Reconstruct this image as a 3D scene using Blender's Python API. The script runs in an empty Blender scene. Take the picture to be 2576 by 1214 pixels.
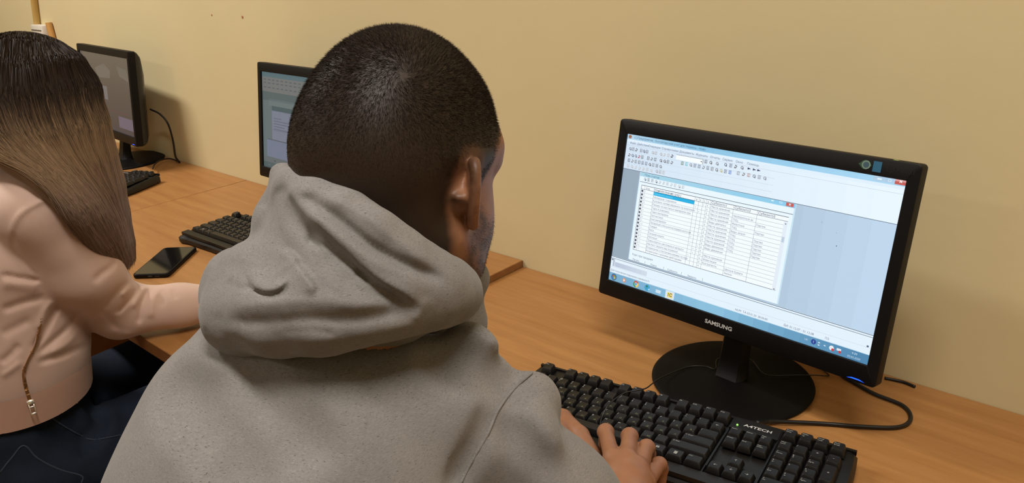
import bpy, bmesh, math, random
import numpy as np
from mathutils import Vector, Matrix, Euler

random.seed(7)
rng = np.random.default_rng(7)
scene = bpy.context.scene
COL = scene.collection

# ------------------------------------------------------------------ camera
FPX = 1992.674
cam_d = bpy.data.cameras.new('camera')
cam_d.sensor_width = 36.0
cam_d.lens = FPX / 2576 * 36.0
cam_d.clip_start = 0.02
cam_o = bpy.data.objects.new('camera', cam_d)
COL.objects.link(cam_o)
cam_o.location = (0.45676, -1.12521, 1.3822)
cam_o.rotation_euler = (1.20429, 0.04489, 0.72206)
scene.camera = cam_o
CAM = np.array(cam_o.location)
CR = np.array(cam_o.rotation_euler.to_matrix())

# ------------------------------------------------------------------ world, exposure
w = bpy.data.worlds.new('world'); scene.world = w; w.use_nodes = True
w.node_tree.nodes['Background'].inputs[0].default_value = (1.0, 0.86, 0.68, 1)
w.node_tree.nodes['Background'].inputs[1].default_value = 0.06
scene.view_settings.view_transform = 'Standard'
scene.view_settings.look = 'None'
scene.view_settings.exposure = 0.0
scene.view_settings.gamma = 1.0
scene.view_settings.use_curve_mapping = False
LAMPS = [(-2.40, -1.20, 58), (0.55, -1.10, 36), (-1.75, -3.30, 18), (1.30, -3.40, 4)]
LAMP_COL = (1.0, 0.95, 0.87)
ROOM = dict(x0=-5.2, x1=2.6, y0=-5.2, z1=3.0)
for k, (x, y, e) in enumerate(LAMPS):
    ld = bpy.data.lights.new('lamp_light', 'AREA'); ld.shape = 'RECTANGLE'
    ld.size = 1.1; ld.size_y = 0.22; ld.energy = e; ld.color = LAMP_COL
    lo = bpy.data.objects.new('lamp_light', ld); COL.objects.link(lo)
    lo.location = (x, y, 2.925)

# ------------------------------------------------------------------ helpers
def ray(px, py):
    return CR @ np.array([(px - 1288) / FPX, -(py - 607) / FPX, -1.0])
def at_depth(px, py, d):
    return CAM + ray(px, py) * d
def on_z(px, py, z):
    d = ray(px, py); return CAM + d * ((z - CAM[2]) / d[2])
def on_y(px, py, y=0.0):
    d = ray(px, py); return CAM + d * ((y - CAM[1]) / d[1])

def srgb(r, g, b):
    f = lambda c: (c / 255 / 12.92) if c / 255 <= 0.04045 else ((c / 255 + 0.055) / 1.055) ** 2.4
    return (f(r), f(g), f(b), 1.0)

def new_mat(name, color, rough=0.5, spec=0.5, metallic=0.0, emit=None, estr=0.0, sheen=0.0):
    m = bpy.data.materials.new(name); m.use_nodes = True
    b = m.node_tree.nodes['Principled BSDF']
    b.inputs['Base Color'].default_value = color
    b.inputs['Roughness'].default_value = rough
    b.inputs['Specular IOR Level'].default_value = spec
    b.inputs['Metallic'].default_value = metallic
    b.inputs['Sheen Weight'].default_value = sheen
    if emit is not None:
        b.inputs['Emission Color'].default_value = emit
        b.inputs['Emission Strength'].default_value = estr
    return m
def nd(m, t, **kw):
    n = m.node_tree.nodes.new(t)
    for k, v in kw.items():
        if k in n.inputs: n.inputs[k].default_value = v
        else: setattr(n, k, v)
    return n
def lk(m, a, ao, b, bi):
    m.node_tree.links.new(a.outputs[ao], b.inputs[bi])
def bsdf(m): return m.node_tree.nodes['Principled BSDF']
def obj_coords(m, scale=(1, 1, 1), rot=(0, 0, 0)):
    tc = nd(m, 'ShaderNodeTexCoord'); mp = nd(m, 'ShaderNodeMapping')
    mp.inputs['Scale'].default_value = scale; mp.inputs['Rotation'].default_value = rot
    lk(m, tc, 'Object', mp, 'Vector'); return mp
def ramp(m, stops):
    r = nd(m, 'ShaderNodeValToRGB'); e = r.color_ramp.elements
    while len(e) < len(stops): e.new(0.5)
    for i, (p, c) in enumerate(stops):
        e[i].position = p; e[i].color = c
    return r
def add_bump(m, src, out, strength, dist):
    b = nd(m, 'ShaderNodeBump'); b.inputs['Strength'].default_value = strength
    b.inputs['Distance'].default_value = dist
    lk(m, src, out, b, 'Height'); lk(m, b, 'Normal', bsdf(m), 'Normal'); return b

def link_obj(name, me, parent=None, loc=None, rot=None):
    o = bpy.data.objects.new(name, me); COL.objects.link(o)
    if parent is not None: o.parent = parent
    if loc is not None: o.location = loc
    if rot is not None: o.rotation_euler = rot
    return o
def empty(name, loc=(0, 0, 0), rotz=0.0):
    o = bpy.data.objects.new(name, None); COL.objects.link(o)
    o.location = loc; o.rotation_euler = (0, 0, rotz); o.empty_display_size = 0.05
    return o
def tag(o, label=None, cat=None, group=None, kind=None):
    if label: o['label'] = label
    if cat: o['category'] = cat
    if group: o['group'] = group
    if kind: o['kind'] = kind
    return o

class MB:
    """collects shapes, links them as one mesh object"""
    def __init__(s): s.v = []; s.f = []; s.m = []; s.n = 0; s.sm = []
    def add(s, verts, faces, mi=0, smooth=False, M=None):
        if M is not None: verts = [tuple(M @ Vector(v)) for v in verts]
        s.v += [tuple(v) for v in verts]
        s.f += [tuple(i + s.n for i in f) for f in faces]
        s.m += [mi] * len(faces); s.sm += [smooth] * len(faces); s.n = len(s.v)
    def box(s, lo, hi, mi=0, bev=0.0, seg=2, M=None, smooth=False):
        bm = bmesh.new(); bmesh.ops.create_cube(bm, size=1.0)
        c = [(a + b) / 2 for a, b in zip(lo, hi)]; d = [b - a for a, b in zip(lo, hi)]
        for v in bm.verts: v.co = Vector([c[i] + v.co[i] * d[i] for i in range(3)])
        if bev > 0: bmesh.ops.bevel(bm, geom=bm.edges[:], offset=bev, segments=seg, profile=0.5, affect='EDGES')
        s.bm(bm, mi, M, smooth or bev > 0)
    def bm(s, bm, mi=0, M=None, smooth=False):
        bm.verts.index_update()
        s.add([v.co[:] for v in bm.verts], [[v.index for v in f.verts] for f in bm.faces], mi, smooth, M); bm.free()
    def tube(s, pts, r, mi=0, seg=10, cap=True):
        pts = [Vector(p) for p in pts]; n = len(pts); rr = r if hasattr(r, '__len__') else [r] * n
        V = []; F = []; up = Vector((0, 0, 1)); prev = None
        for i, p in enumerate(pts):
            t = (pts[min(i + 1, n - 1)] - pts[max(i - 1, 0)]).normalized()
            if prev is None:
                a = t.cross(up)
                if a.length < 1e-3: a = t.cross(Vector((1, 0, 0)))
            else: a = prev - t * prev.dot(t)
            a.normalize(); prev = a; b = t.cross(a)
            for k in range(seg):
                an = 2 * math.pi * k / seg
                V.append(tuple(p + (a * math.cos(an) + b * math.sin(an)) * rr[i]))
        for i in range(n - 1):
            for k in range(seg):
                k2 = (k + 1) % seg
                F.append((i * seg + k, i * seg + k2, (i + 1) * seg + k2, (i + 1) * seg + k))
        if cap: F.append(tuple(range(seg))[::-1]); F.append(tuple((n - 1) * seg + k for k in range(seg)))
        s.add(V, F, mi, True)
    def loft(s, loops, mi=0, cap0=True, cap1=True, smooth=True, M=None):
        k = len(loops[0]); V = [tuple(p) for l in loops for p in l]; F = []
        for i in range(len(loops) - 1):
            for j in range(k):
                j2 = (j + 1) % k; F.append((i * k + j, i * k + j2, (i + 1) * k + j2, (i + 1) * k + j))
        if cap0: F.append(tuple(range(k))[::-1])
        if cap1: F.append(tuple((len(loops) - 1) * k + j for j in range(k)))
        s.add(V, F, mi, smooth, M)
    def build(s, name, mats, parent=None, loc=None, rot=None, auto=True):
        me = bpy.data.meshes.new(name); me.from_pydata(s.v, [], s.f)
        for m in (mats if isinstance(mats, (list, tuple)) else [mats]): me.materials.append(m)
        me.polygons.foreach_set('material_index', s.m)
        me.polygons.foreach_set('use_smooth', s.sm); me.update()
        if auto and any(s.sm):
            me.set_sharp_from_angle(angle=math.radians(38))
        return link_obj(name, me, parent, loc, rot)

def spline(pts, n=8):
    """Catmull-Rom through pts"""
    P = np.array(pts, float); P = np.vstack([2 * P[0] - P[1], P, 2 * P[-1] - P[-2]]); out = []
    for i in range(1, len(P) - 2):
        for t in np.linspace(0, 1, n, endpoint=False):
            a, b, c, d = P[i - 1:i + 3]
            out.append(0.5 * ((2 * b) + (-a + c) * t + (2 * a - 5 * b + 4 * c - d) * t * t + (-a + 3 * b - 3 * c + d) * t ** 3))
    out.append(P[-2]); return np.array(out)

_tc = bpy.data.curves.new('glyphs', 'FONT'); _to = bpy.data.objects.new('glyphs', _tc); COL.objects.link(_to)
_tc.resolution_u = 2
_tcache = {}
def _eval(body, bold):
    _tc.body = body; _tc.size = 1.0; _tc.offset = bold
    bpy.context.view_layer.update()
    dg = bpy.context.evaluated_depsgraph_get(); ev = _to.evaluated_get(dg); m = ev.to_mesh()
    V = [tuple(v.co) for v in m.vertices]; F = [tuple(p.vertices) for p in m.polygons]
    ev.to_mesh_clear(); return V, F
def _glyph(ch, bold):
    k = (ch, bold)
    if k not in _tcache:
        ref = {'н': 'п', 'ф': 'ю', 'Ф': 'О'}.get(ch, ch)
        adv = max(v[0] for v in _eval(ref + 'l', 0)[0]) - max(v[0] for v in _eval('l', 0)[0])
        if ch == 'н':
            t = .042 + bold; V = []; F = []
            for x0, y0, x1, y1 in ((.07 - bold, 0, .07 + 2 * t, .54), (.42 - 2 * t + .05, 0, .47 + bold, .54), (.07, .235 - bold, .47, .305 + bold)):
                n = len(V); V += [(x0, y0, 0), (x1, y0, 0), (x1, y1, 0), (x0, y1, 0)]; F.append((n, n + 1, n + 2, n + 3))
        elif ch in 'ьы':
            t = .042 + bold; V = []; F = []; B = [(.07 - bold, 0, .07 + 2 * t, .54), (.07, .25 - bold, .36, .32 + bold), (.07, -bold, .36, .07 + bold), (.36, .05, .36 + 2 * t, .27)]
            if ch == 'ы': B.append((.52, 0, .52 + 2 * t, .54))
            for x0, y0, x1, y1 in B: n = len(V); V += [(x0, y0, 0), (x1, y0, 0), (x1, y1, 0), (x0, y1, 0)]; F.append((n, n + 1, n + 2, n + 3))
        elif ch in 'фФ':
            k_ = 1 if ch == 'ф' else 1.1; V, F = _eval('о', bold); V = [(a * k_, b_ * k_ + (0 if ch == 'ф' else .07), 0) for a, b_, c in V]; n = len(V); cx = (max(v[0] for v in V) + min(v[0] for v in V)) / 2
            V += [(cx - .04, -.18 if ch == 'ф' else 0, 0), (cx + .04, -.18 if ch == 'ф' else 0, 0), (cx + .04, .72, 0), (cx - .04, .72, 0)]; F = list(F) + [(n, n + 1, n + 2, n + 3)]
        elif ch == ' ': V, F = [], []
        else: V, F = _eval(ch, bold)
        _tcache[k] = (V, F, adv)
    return _tcache[k]
def glyphs(text, size, align='LEFT', bold=0.0):
    """vertices and faces of a flat piece of writing, baseline at y = 0"""
    V = []; F = []; x = 0
    for ch in text:
        v, f, adv = _glyph(ch, bold); n = len(V)
        V += [(a + x, b, 0) for a, b, c in v]; F += [tuple(i + n for i in q) for q in f]; x += adv
    o = x / 2 if align == 'CENTER' else 0
    return [((a - o) * size, b * size, 0) for a, b, c in V], F

# ------------------------------------------------------------------ materials
def wood_mat(name, c1, c2, rough=0.38):
    m = new_mat(name, c1, rough, 0.4)
    mp = obj_coords(m, (1.6, 26, 26))
    n1 = nd(m, 'ShaderNodeTexNoise', Scale=2.0, Detail=6.0, Roughness=0.6); lk(m, mp, 'Vector', n1, 'Vector')
    mp2 = obj_coords(m, (18, 260, 260))
    n2 = nd(m, 'ShaderNodeTexNoise', Scale=1.0, Detail=3.0, Roughness=0.7); lk(m, mp2, 'Vector', n2, 'Vector')
    mx = nd(m, 'ShaderNodeMath', operation='MULTIPLY_ADD'); mx.inputs[1].default_value = 0.45
    lk(m, n2, 'Fac', mx, 0); lk(m, n1, 'Fac', mx, 2)
    r = ramp(m, [(0.42, c2), (0.95, c1)]); lk(m, mx, 'Value', r, 'Fac'); lk(m, r, 'Color', bsdf(m), 'Base Color')
    add_bump(m, n2, 'Fac', 0.06, 0.0008)
    return m
M_wood = wood_mat('beech_laminate', srgb(172, 124, 74), srgb(150, 102, 56))
M_edge = wood_mat('beech_edge_band', srgb(150, 104, 62), srgb(128, 84, 46), 0.5)

def wall_mat(name, col):
    m = new_mat(name, col, 0.62, 0.35)
    mp = obj_coords(m)
    n1 = nd(m, 'ShaderNodeTexNoise', Scale=1.3, Detail=3.0); lk(m, mp, 'Vector', n1, 'Vector')
    r = ramp(m, [(0.3, tuple(c * 0.95 for c in col[:3]) + (1,)), (0.7, tuple(min(1, c * 1.04) for c in col[:3]) + (1,))])
    lk(m, n1, 'Fac', r, 'Fac'); lk(m, r, 'Color', bsdf(m), 'Base Color')
    n2 = nd(m, 'ShaderNodeTexNoise', Scale=14.0, Detail=5.0, Roughness=0.55); lk(m, mp, 'Vector', n2, 'Vector')
    add_bump(m, n2, 'Fac', 0.25, 0.003)
    return m
M_wall = wall_mat('cream_wall_paint', srgb(218, 203, 160))
M_ceil = wall_mat('white_ceiling_paint', srgb(225, 215, 195))
M_floor = wood_mat('brown_linoleum', srgb(120, 84, 56), srgb(96, 64, 42), 0.4)
M_black = new_mat('black_plastic', srgb(12, 11, 12), 0.5, 0.22)
def fine_bump(m, scale, s, d):
    mp = obj_coords(m); n = nd(m, 'ShaderNodeTexNoise', Scale=scale, Detail=2.0); lk(m, mp, 'Vector', n, 'Vector'); add_bump(m, n, 'Fac', s, d)
fine_bump(M_black, 900, 0.15, 0.0003)
M_gloss = new_mat('glossy_black_plastic', srgb(16, 15, 16), 0.22, 0.5)
M_base = new_mat('satin_black_base', srgb(9, 8, 8), 0.55, 0.12)
M_key = new_mat('keycap_plastic', srgb(14, 12, 11), 0.42, 0.42); fine_bump(M_key, 1500, 0.2, 0.0002)
M_leg = new_mat('legend_white', srgb(150, 150, 148), 0.6, 0.3)
M_leg2 = new_mat('legend_green', srgb(110, 116, 84), 0.6, 0.3)
M_silver = new_mat('silver_print', srgb(190, 190, 190), 0.4, 0.5)
M_dim = new_mat('grey_print', srgb(62, 62, 64), 0.5, 0.4)
M_faint = new_mat('faint_print', srgb(40, 40, 42), .5, .2)
M_cable = new_mat('black_cable', srgb(20, 18, 18), 0.4, 0.45)
M_white = new_mat('white_plastic', srgb(215, 208, 196), 0.4, 0.5)
M_led = new_mat('blue_led', srgb(20, 40, 200), 0.3, 0.5, emit=srgb(20, 70, 255), estr=3.5)
M_gled = new_mat('green_led', srgb(120, 190, 90), 0.3, 0.5, emit=srgb(150, 230, 110), estr=1.4)

# ------------------------------------------------------------------ setting
def struct(name, mb, m):
    o = mb.build(name, m); o['kind'] = 'structure'; return o
R_ = ROOM
def slab(name, lo, hi, m):
    b = MB(); b.box(lo, hi); return struct(name, b, m)
slab('floor', (R_['x0'] - .1, R_['y0'] - .1, -0.1), (R_['x1'] + .1, 0.1, 0), M_floor)
slab('ceiling', (R_['x0'] - .1, R_['y0'] - .1, R_['z1']), (R_['x1'] + .1, 0.1, R_['z1'] + .1), M_ceil)
slab('wall_back', (R_['x0'] - .1, 0, 0), (R_['x1'] + .1, 0.1, R_['z1']), M_wall)
slab('wall_left', (R_['x0'] - .1, R_['y0'], 0), (R_['x0'], 0, R_['z1']), M_wall)
slab('wall_right', (R_['x1'], R_['y0'], 0), (R_['x1'] + .1, 0, R_['z1']), M_wall)
slab('wall_front', (R_['x0'] - .1, R_['y0'] - .1, 0), (R_['x1'] + .1, R_['y0'], R_['z1']), M_wall)

M_diff = new_mat('lamp_diffuser', srgb(240, 235, 225), 0.5, 0.3, emit=(1, .9, .75, 1), estr=1.5)
lamp0 = None
for k, (x, y, e) in enumerate(LAMPS):
    t = empty('ceiling_lamp', (x, y, 3.0))
    tag(t, ['white ceiling lamp above the desks at the left end of the wall', 'white ceiling lamp above the seated man',
            'white ceiling lamp in the row behind, towards the left wall', 'white ceiling lamp in the row behind, towards the right wall'][k],
        'ceiling lamp', 'ceiling lamps')
    if lamp0 is None:
        b = MB(); b.box((-.62, -.15, -.05), (.62, .15, 0), bev=.006); f = b.build('lamp_housing', M_white, t)
        b = MB(); b.box((-.6, -.13, -.06), (.6, .13, -.05), bev=.003); g = b.build('diffuser', M_diff, t); lamp0 = (f, g)
    else:
        for q in lamp0:
            c = q.copy(); COL.objects.link(c); c.parent = t

# small marks on the wall paint
for (px, py, r) in ((610, 43, .0038), (533, 38, .0024)):
    p = on_y(px, py, 0)
    b = MB(); b.loft([[(p[0] + rr * math.cos(a) * (1 + .25 * math.sin(3 * a)), yy, p[2] + rr * math.sin(a)) for a in np.linspace(0, 2 * math.pi, 12, endpoint=False)] for rr, yy in ((r, .001), (r, -.0008), (r * .5, -.0014))])
    o = b.build('wall_mark', new_mat('rust_spot', srgb(176, 118, 88), 0.8))
    tag(o, 'small reddish mark on the cream wall, ' + ('the larger and darker of the two' if r > .003 else 'the fainter of the two, further left'), 'wall mark', 'wall marks')

# painted cable conduit and white junction box, top left of the wall
M_cond = new_mat('painted_conduit', srgb(190, 158, 92), 0.5)
a0 = on_y(93, 57, -.01); a1 = on_y(74, -90, -.01)
b = MB(); b.tube([a0 + (a1 - a0) * t for t in np.linspace(-.03, 1.6, 8)], .012, seg=12)
tag(b.build('cable_conduit', M_cond), 'thin ochre painted cable running up the wall from the white box', 'cable conduit')
p = on_y(101, 75, -.02); t = empty('junction_box', (p[0], 0, p[2]))
tag(t, 'small white junction box on the wall above the woman\'s head', 'junction box')
b = MB(); b.box((-.055, -.032, -.055), (.055, 0, .018), bev=.004); b.build('box_body', M_white, t)
b = MB(); b.box((-.05, -.0335, -.0015), (.045, -.0315, .0015)); b.build('seam', new_mat('dark_seam', srgb(90, 80, 70), .7), t)
p = on_y(127, 72, -.01); b = MB(); b.tube([(p[0], -.012, p[2] + .022), (p[0] + .004, -.012, p[2] - .05)], .011, seg=12)
tag(b.build('pipe_stub', new_mat('ochre_stub', srgb(196, 148, 84), .5)), 'short ochre stub of conduit beside the white junction box', 'pipe')

# ------------------------------------------------------------------ desks
def desk(x0, x1, ztop, depth, label):
    t = empty('desk', ((x0 + x1) / 2, -depth / 2, 0)); tag(t, label, 'desk', 'computer desks along the wall')
    w2, d2 = (x1 - x0) / 2, depth / 2
    b = MB(); b.box((-w2 + .0012, -d2 + .0012, ztop - .025), (w2 - .0012, d2 - .001, ztop), bev=.0008, seg=1)
    top = b.build('tabletop', M_wood, t)
    b = MB()
    b.box((w2 - .0013, -d2 + .001, ztop - .0246), (w2 - .0002, d2 - .001, ztop - .0006), bev=.0004, seg=1)
    b.box((-w2 + .0002, -d2 + .001, ztop - .0246), (-w2 + .0013, d2 - .001, ztop - .0006), bev=.0004, seg=1)
    b.box((-w2 + .001, -d2, ztop - .0246), (w2 - .001, -d2 + .0013, ztop - .0006), bev=.0004, seg=1)
    b.build('edge_band', M_edge, top)
    for sx in (-1, 1):
        b = MB(); xa = sx * (w2 - .04); b.box((min(xa, xa - sx * .02), -d2 + .05, 0), (max(xa, xa - sx * .02), d2 - .02, ztop - .025), bev=.001, seg=1)
        b.build('side_panel', M_wood, t)
    b = MB(); b.box((-w2 + .06, d2 - .14, ztop - .40), (w2 - .06, d2 - .122, ztop - .025), bev=.001, seg=1); b.build('modesty_panel', M_wood, t)
    return t
Z3, Z2 = 0.75, 0.76378
desk(-0.5397, 0.86, Z3, 0.65, 'beech desk at the right under the bright monitor, slightly lower than its neighbour')
desk(-1.5902, -0.5400, Z2, 0.65, 'beech desk in the middle carrying the phone and a partly hidden keyboard')
desk(-2.75, -1.5906, Z2, 0.65, 'beech desk at the far left carrying the dark-screened monitor')
# ------------------------------------------------------------------ emissive picture on a screen
def screen_mat(name, strength, rough=.45):
    m = new_mat(name, (0.012, 0.012, 0.014, 1), rough, 0.35)
    a = nd(m, 'ShaderNodeVertexColor'); a.layer_name = 'pixels'
    lk(m, a, 'Color', bsdf(m), 'Emission Color'); bsdf(m).inputs['Emission Strength'].default_value = strength
    return m
class UI:
    """flat picture shown on a screen: coloured areas and writing in screen units (u right, v down)"""
    def __init__(s, W, H): s.W, s.H = W, H; s.v = []; s.f = []; s.c = []
    def xy(s, u, v, L): return ((u - .5) * s.W, -L * 0.00006, (.5 - v) * s.H)
    def poly(s, pts, col, L=1):
        n = len(s.v); s.v += [s.xy(u, v, L) for u, v in pts][::-1]; s.f.append(tuple(range(n, n + len(pts)))); s.c.append(col)
    def rect(s, u0, v0, u1, v1, col, L=1): s.poly([(u0, v0), (u1, v0), (u1, v1), (u0, v1)], col, L)
    def grad(s, u0, v0, u1, v1, c0, c1, n=10, L=1):
        for i in range(n):
            t = i / (n - 1); s.rect(u0 + (u1 - u0) * i / n, v0, u0 + (u1 - u0) * (i + 1) / n, v1, tuple(a + (b - a) * t for a, b in zip(c0, c1)), L)
    def disc(s, u, v, r, col, L=2, a0=0, a1=360, r0=0):
        A = np.radians(np.linspace(a0, a1, 20)); k = s.W / s.H
        P = [(u + r * math.cos(a), v - r * k * math.sin(a)) for a in A]
        if r0 > 0: P += [(u + r0 * math.cos(a), v - r0 * k * math.sin(a)) for a in A[::-1]]
        elif a1 - a0 < 360: P.append((u, v))
        s.poly(P[::-1], col, L)
    def text(s, u, v, txt, h, col, L=4, align='LEFT', bold=0.0, sx=1.0):
        V, F = glyphs(txt, h * s.H * (.80 if bold == 0 else .9), align, bold); n = len(s.v); x0, y0, z0 = s.xy(u, v, L)
        s.v += [(x0 + x * sx, y0, z0 + y) for x, y, z in V]; s.f += [tuple(i + n for i in f) for f in F]; s.c += [col] * len(F)
    def frame(s, u0, v0, u1, v1, col, t=.0012, L=3):
        k = s.W / s.H
        s.rect(u0, v0, u1, v0 + t * k, col, L); s.rect(u0, v1 - t * k, u1, v1, col, L); s.rect(u0, v0, u0 + t, v1, col, L); s.rect(u1 - t, v0, u1, v1, col, L)
    def build(s, name, m, parent):
        me = bpy.data.meshes.new(name); me.from_pydata(s.v, [], s.f); me.materials.append(m)
        ca = me.color_attributes.new(name='pixels', type='FLOAT_COLOR', domain='CORNER'); i = 0
        buf = np.ones((len(me.loops), 4), np.float32)
        for f, c in zip(s.f, s.c):
            buf[i:i + len(f), :3] = srgb(*c)[:3]; i += len(f)
        ca.data.foreach_set('color', buf.ravel()); me.update()
        return link_obj(name, me, parent)

SW, SH = 0.4095, 0.2302
def near_ui():
    U = UI(SW, SH); W = (232, 246, 255); dk = (70, 82, 105); md = (120, 135, 160); ln = (112, 124, 140); R = random.Random(3)
    U.rect(0, 0, 1, 1, (222, 238, 250), 0)
    U.rect(0, 0, 1, .23, (224, 240, 252), 1)
    U.grad(0, .05, 1, .228, (212, 228, 244), W, 12, 1.5)
    U.grad(0, 0, .3, .033, (178, 212, 234), (140, 196, 228), 8, 2); U.grad(.3, 0, 1, .033, (140, 196, 228), (168, 216, 244), 10, 2)
    U.disc(.012, .017, .007, (170, 120, 90), 3); U.text(.008, .024, '1C', .02, (120, 60, 50), 4, bold=.02)
    U.text(.03, .024, '1С:Предприятие - Бухгалтерский учет для Украины - Ново', .024, (58, 92, 124), 4)
    U.rect(.905, .0, .94, .026, (176, 206, 230), 3); U.rect(.917, .011, .93, .018, W, 4)
    U.rect(.94, .0, .965, .026, (172, 204, 230), 3); U.frame(.948, .008, .957, .02, W, .001, 4)
    U.rect(.967, .0, .9995, .027, (196, 92, 86), 3); U.rect(.967, 0, .9995, .011, (220, 160, 158), 3.5)
    U.text(.9835, .0205, '×', .034, (250, 245, 245), 5, 'CENTER', .02)
    for x, t in zip((.016, .048, .099, .157, .232, .299, .357, .405, .455, .497), 'Файл Действия Операции Справочники Документы Журналы Отчеты Сервис Окно Помощь'.split()):
        U.text(x, .062, t, .0245, (84, 96, 126), 4)
    U.rect(0, .071, 1, .0728, (190, 206, 222), 3)
    def icon(u, v, fade=0, c=None):
        c = c or R.choice([(60, 66, 84), (84, 92, 112), (70, 70, 80), (96, 104, 120), (60, 76, 104)])
        fade = .30 + .7 * fade; c = tuple(int(a + (225 - a) * fade) for a in c); w = .0058; h = .0108; s = R.random()
        if s < .4:
            U.frame(u - w, v - h, u + w * .8, v + h, c, .0014, 4)
            for i in range(3): U.rect(u - w * .6, v - h * .6 + i * h * .5, u + w * (.1 + .4 * R.random()), v - h * .6 + i * h * .5 + .003, c, 5)
        elif s < .7:
            U.disc(u, v, w * .9, c, 4, r0=w * .5); U.rect(u + w * .2, v, u + w, v + h, c, 5)
        else:
            U.poly([(u - w, v + h), (u - w * .2, v - h), (u + w, v - h * .3), (u + w * .3, v + h)], c, 4); U.rect(u - w * .4, v - .003, u + w * .3, v + .004, (225, 235, 245), 5)
    for u in (.02, .034, .048, .07, .083, .097): icon(u, .094)
    for u in (.122, .136, .158, .173, .19): icon(u, .093, .6)
    icon(.205, .092, 0, (30, 34, 50))
    U.rect(.222, .077, .333, .108, (246, 252, 255), 4); U.rect(.222, .077, .333, .0795, ln, 5); U.rect(.331, .077, .333, .108, ln, 5); U.rect(.323, .092, .329, .096, (40, 50, 70), 6)
    for u in (.344, .363, .388): icon(u, .088)
    for u in (.42, .44, .458, .482): icon(u, .085)
    for u in (.508, .527, .543): U.poly([(u - .006, .077), (u + .007, .084), (u - .006, .09)], (60, 70, 100), 4)
    for u in (.019, .034, .049, .064, .079, .106, .121, .137, .161, .177, .192, .208): icon(u, .135 - .012 * u, 0, (160, 50, 80) if u == .064 else None)
    cols = [(60, 96, 60), (50, 180, 200), None, None, None, None, None, None, None, (180, 170, 110), (70, 70, 110), (20, 80, 200)]
    for i, c in enumerate(cols): icon(.252 + i * .0172, .125, 0 if c else .15, c)
    for i in range(6): icon(.472 + i * .0192, .121, .2, (150, 90, 90) if i == 2 else None)
    for i in range(10): icon(.021 + i * .0158, .171)
    for i in range(7): icon(.021 + i * .0175, .208, .72)
    for i in range(3): icon(.15 + i * .015, .206, .55)
    for v in (.112, .152, .19): U.rect(0, v, .6, v + .0018, (196, 212, 228), 3)
    # work area
    U.grad(0, .229, 1, .832, (150, 168, 184), (190, 214, 236), 14, 2)
    U.rect(0, .2275, 1, .2305, (96, 112, 130), 5)
    # chart-of-accounts window
    U.rect(.078, .228, .689, .822, (200, 228, 244), 3); U.rect(.081, .258, .684, .822, W, 4)
    U.grad(.08, .231, .687, .256, (168, 212, 230), (140, 204, 236), 8, 4); U.text(.1, .251, 'План счетов', .024, (60, 96, 130), 6)
    U.rect(.603, .236, .612, .242, W, 6); U.frame(.632, .235, .642, .245, W, .001, 6)
    U.rect(.655, .232, .681, .252, (200, 96, 90), 6); U.text(.668, .25, '×', .028, W, 7, 'CENTER', .02)
    for i in range(11): icon(.104 + i * .0165, .271, 0 if i < 4 else .5)
    U.rect(.084, .291, .684, .294, (80, 92, 106), 6)
    u0, u1, v0, v1 = .093, .672, .312, .748
    U.rect(u0, v0, u1, v1, (244, 251, 255), 5); U.rect(u0, v0, u1, v0 + .003, (66, 76, 90), 7); U.rect(u0, v0, u0 + .0016, v1, (96, 106, 120), 7)
    U.rect(u0, v1 - .003, u1, v1, (110, 120, 136), 7)
    U.text(.114, .334, 'Код', .021, dk, 8); U.text(.152, .333, 'Наименование (укр.)', .0225, dk, 8, bold=.006)
    U.rect(.15, .3385, .323, .3625, (28, 176, 226), 8); U.rect(.15, .3385, .323, .3405, (40, 90, 120), 9)
    cx = [.108, .15, .323, .340, .356, .370, .387, .475, .563]
    for c in cx: U.rect(c, v0, c + .0009, v1, ln, 7)
    for c, t in zip((.328, .344, .359, .375), 'ВКЗА'): U.text(c, .334, t, .019, dk, 8)
    for c, t in zip((.39, .478, .566), ('Субконто1', 'Субконто2', 'Субконто3')): U.text(c, .333, t, .0235, dk, 8, bold=.006)
    U.rect(u0, .3372, u1, .3395, (84, 94, 110), 7)
    names = ['Виробничі запаси', 'Матеріали і сировина', 'Куповані напівфабрикати та комплект', 'Паливо та мастильні матеріали при', 'Тара й упаковка', 'Тарні матеріали', 'Запчастини', 'Інші матеріали', 'Продукція сільськогосподарського ви', 'Товари', 'Каса', 'Грошові кошти', 'Митниця', 'Транспортно-заготівельні витрати', 'Нестачі і втрати від псування', 'Розрахунки з постачальниками та підр', 'Розрахунки з різними дебіторами']
    s1 = ['Места хранения', 'Места хранения', 'Места хранения', 'Места хранения', 'Виды деятельн', 'Места хранения', 'Места хранения', 'Места хранения', 'Места хранения', 'Места хранения', 'Виды движения', 'Виды движения', '', 'Места хранения', 'Инвестиции', 'Контрагенты', '']
    s2 = {1: 'Необоротные ак', 2: 'ТМЦ', 3: 'Животные', 4: 'ТМЦ', 5: 'Виды затрат', 6: 'ТМЦ', 7: 'ТМЦ', 8: 'ТМЦ', 9: 'ТМЦ', 10: 'ТМЦ', 15: 'Ценные бумаги', 16: 'Заказы'}
    rh = (v1 - .3385) / 17.3
    for i in range(17):
        v = .3385 + rh * i
        if i: U.rect(u0, v - .0008, .659, v + .0008, (150, 160, 174), 6)
        U.disc(.1, v + rh * .5, .0042, (70, 80, 96), 7); U.text(.112, v + rh * .76, str(i + 1) if i > 1 else '1', .017, md, 8)
        if i: U.text(.152, v + rh * .78, names[i], .021, (88, 100, 124), 8)
        else: U.text(.152, v + rh * .78, names[i], .021, (120, 220, 250), 10)
        for c in (.3275, .344, .3585, .374):
            if R.random() < (.95 if c > .37 else .28): U.text(c, v + rh * .78, '+' if c < .37 else 'А', .018, dk, 8)
        U.text(.39, v + rh * .78, s1[i], .021, (88, 100, 124), 8)
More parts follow.
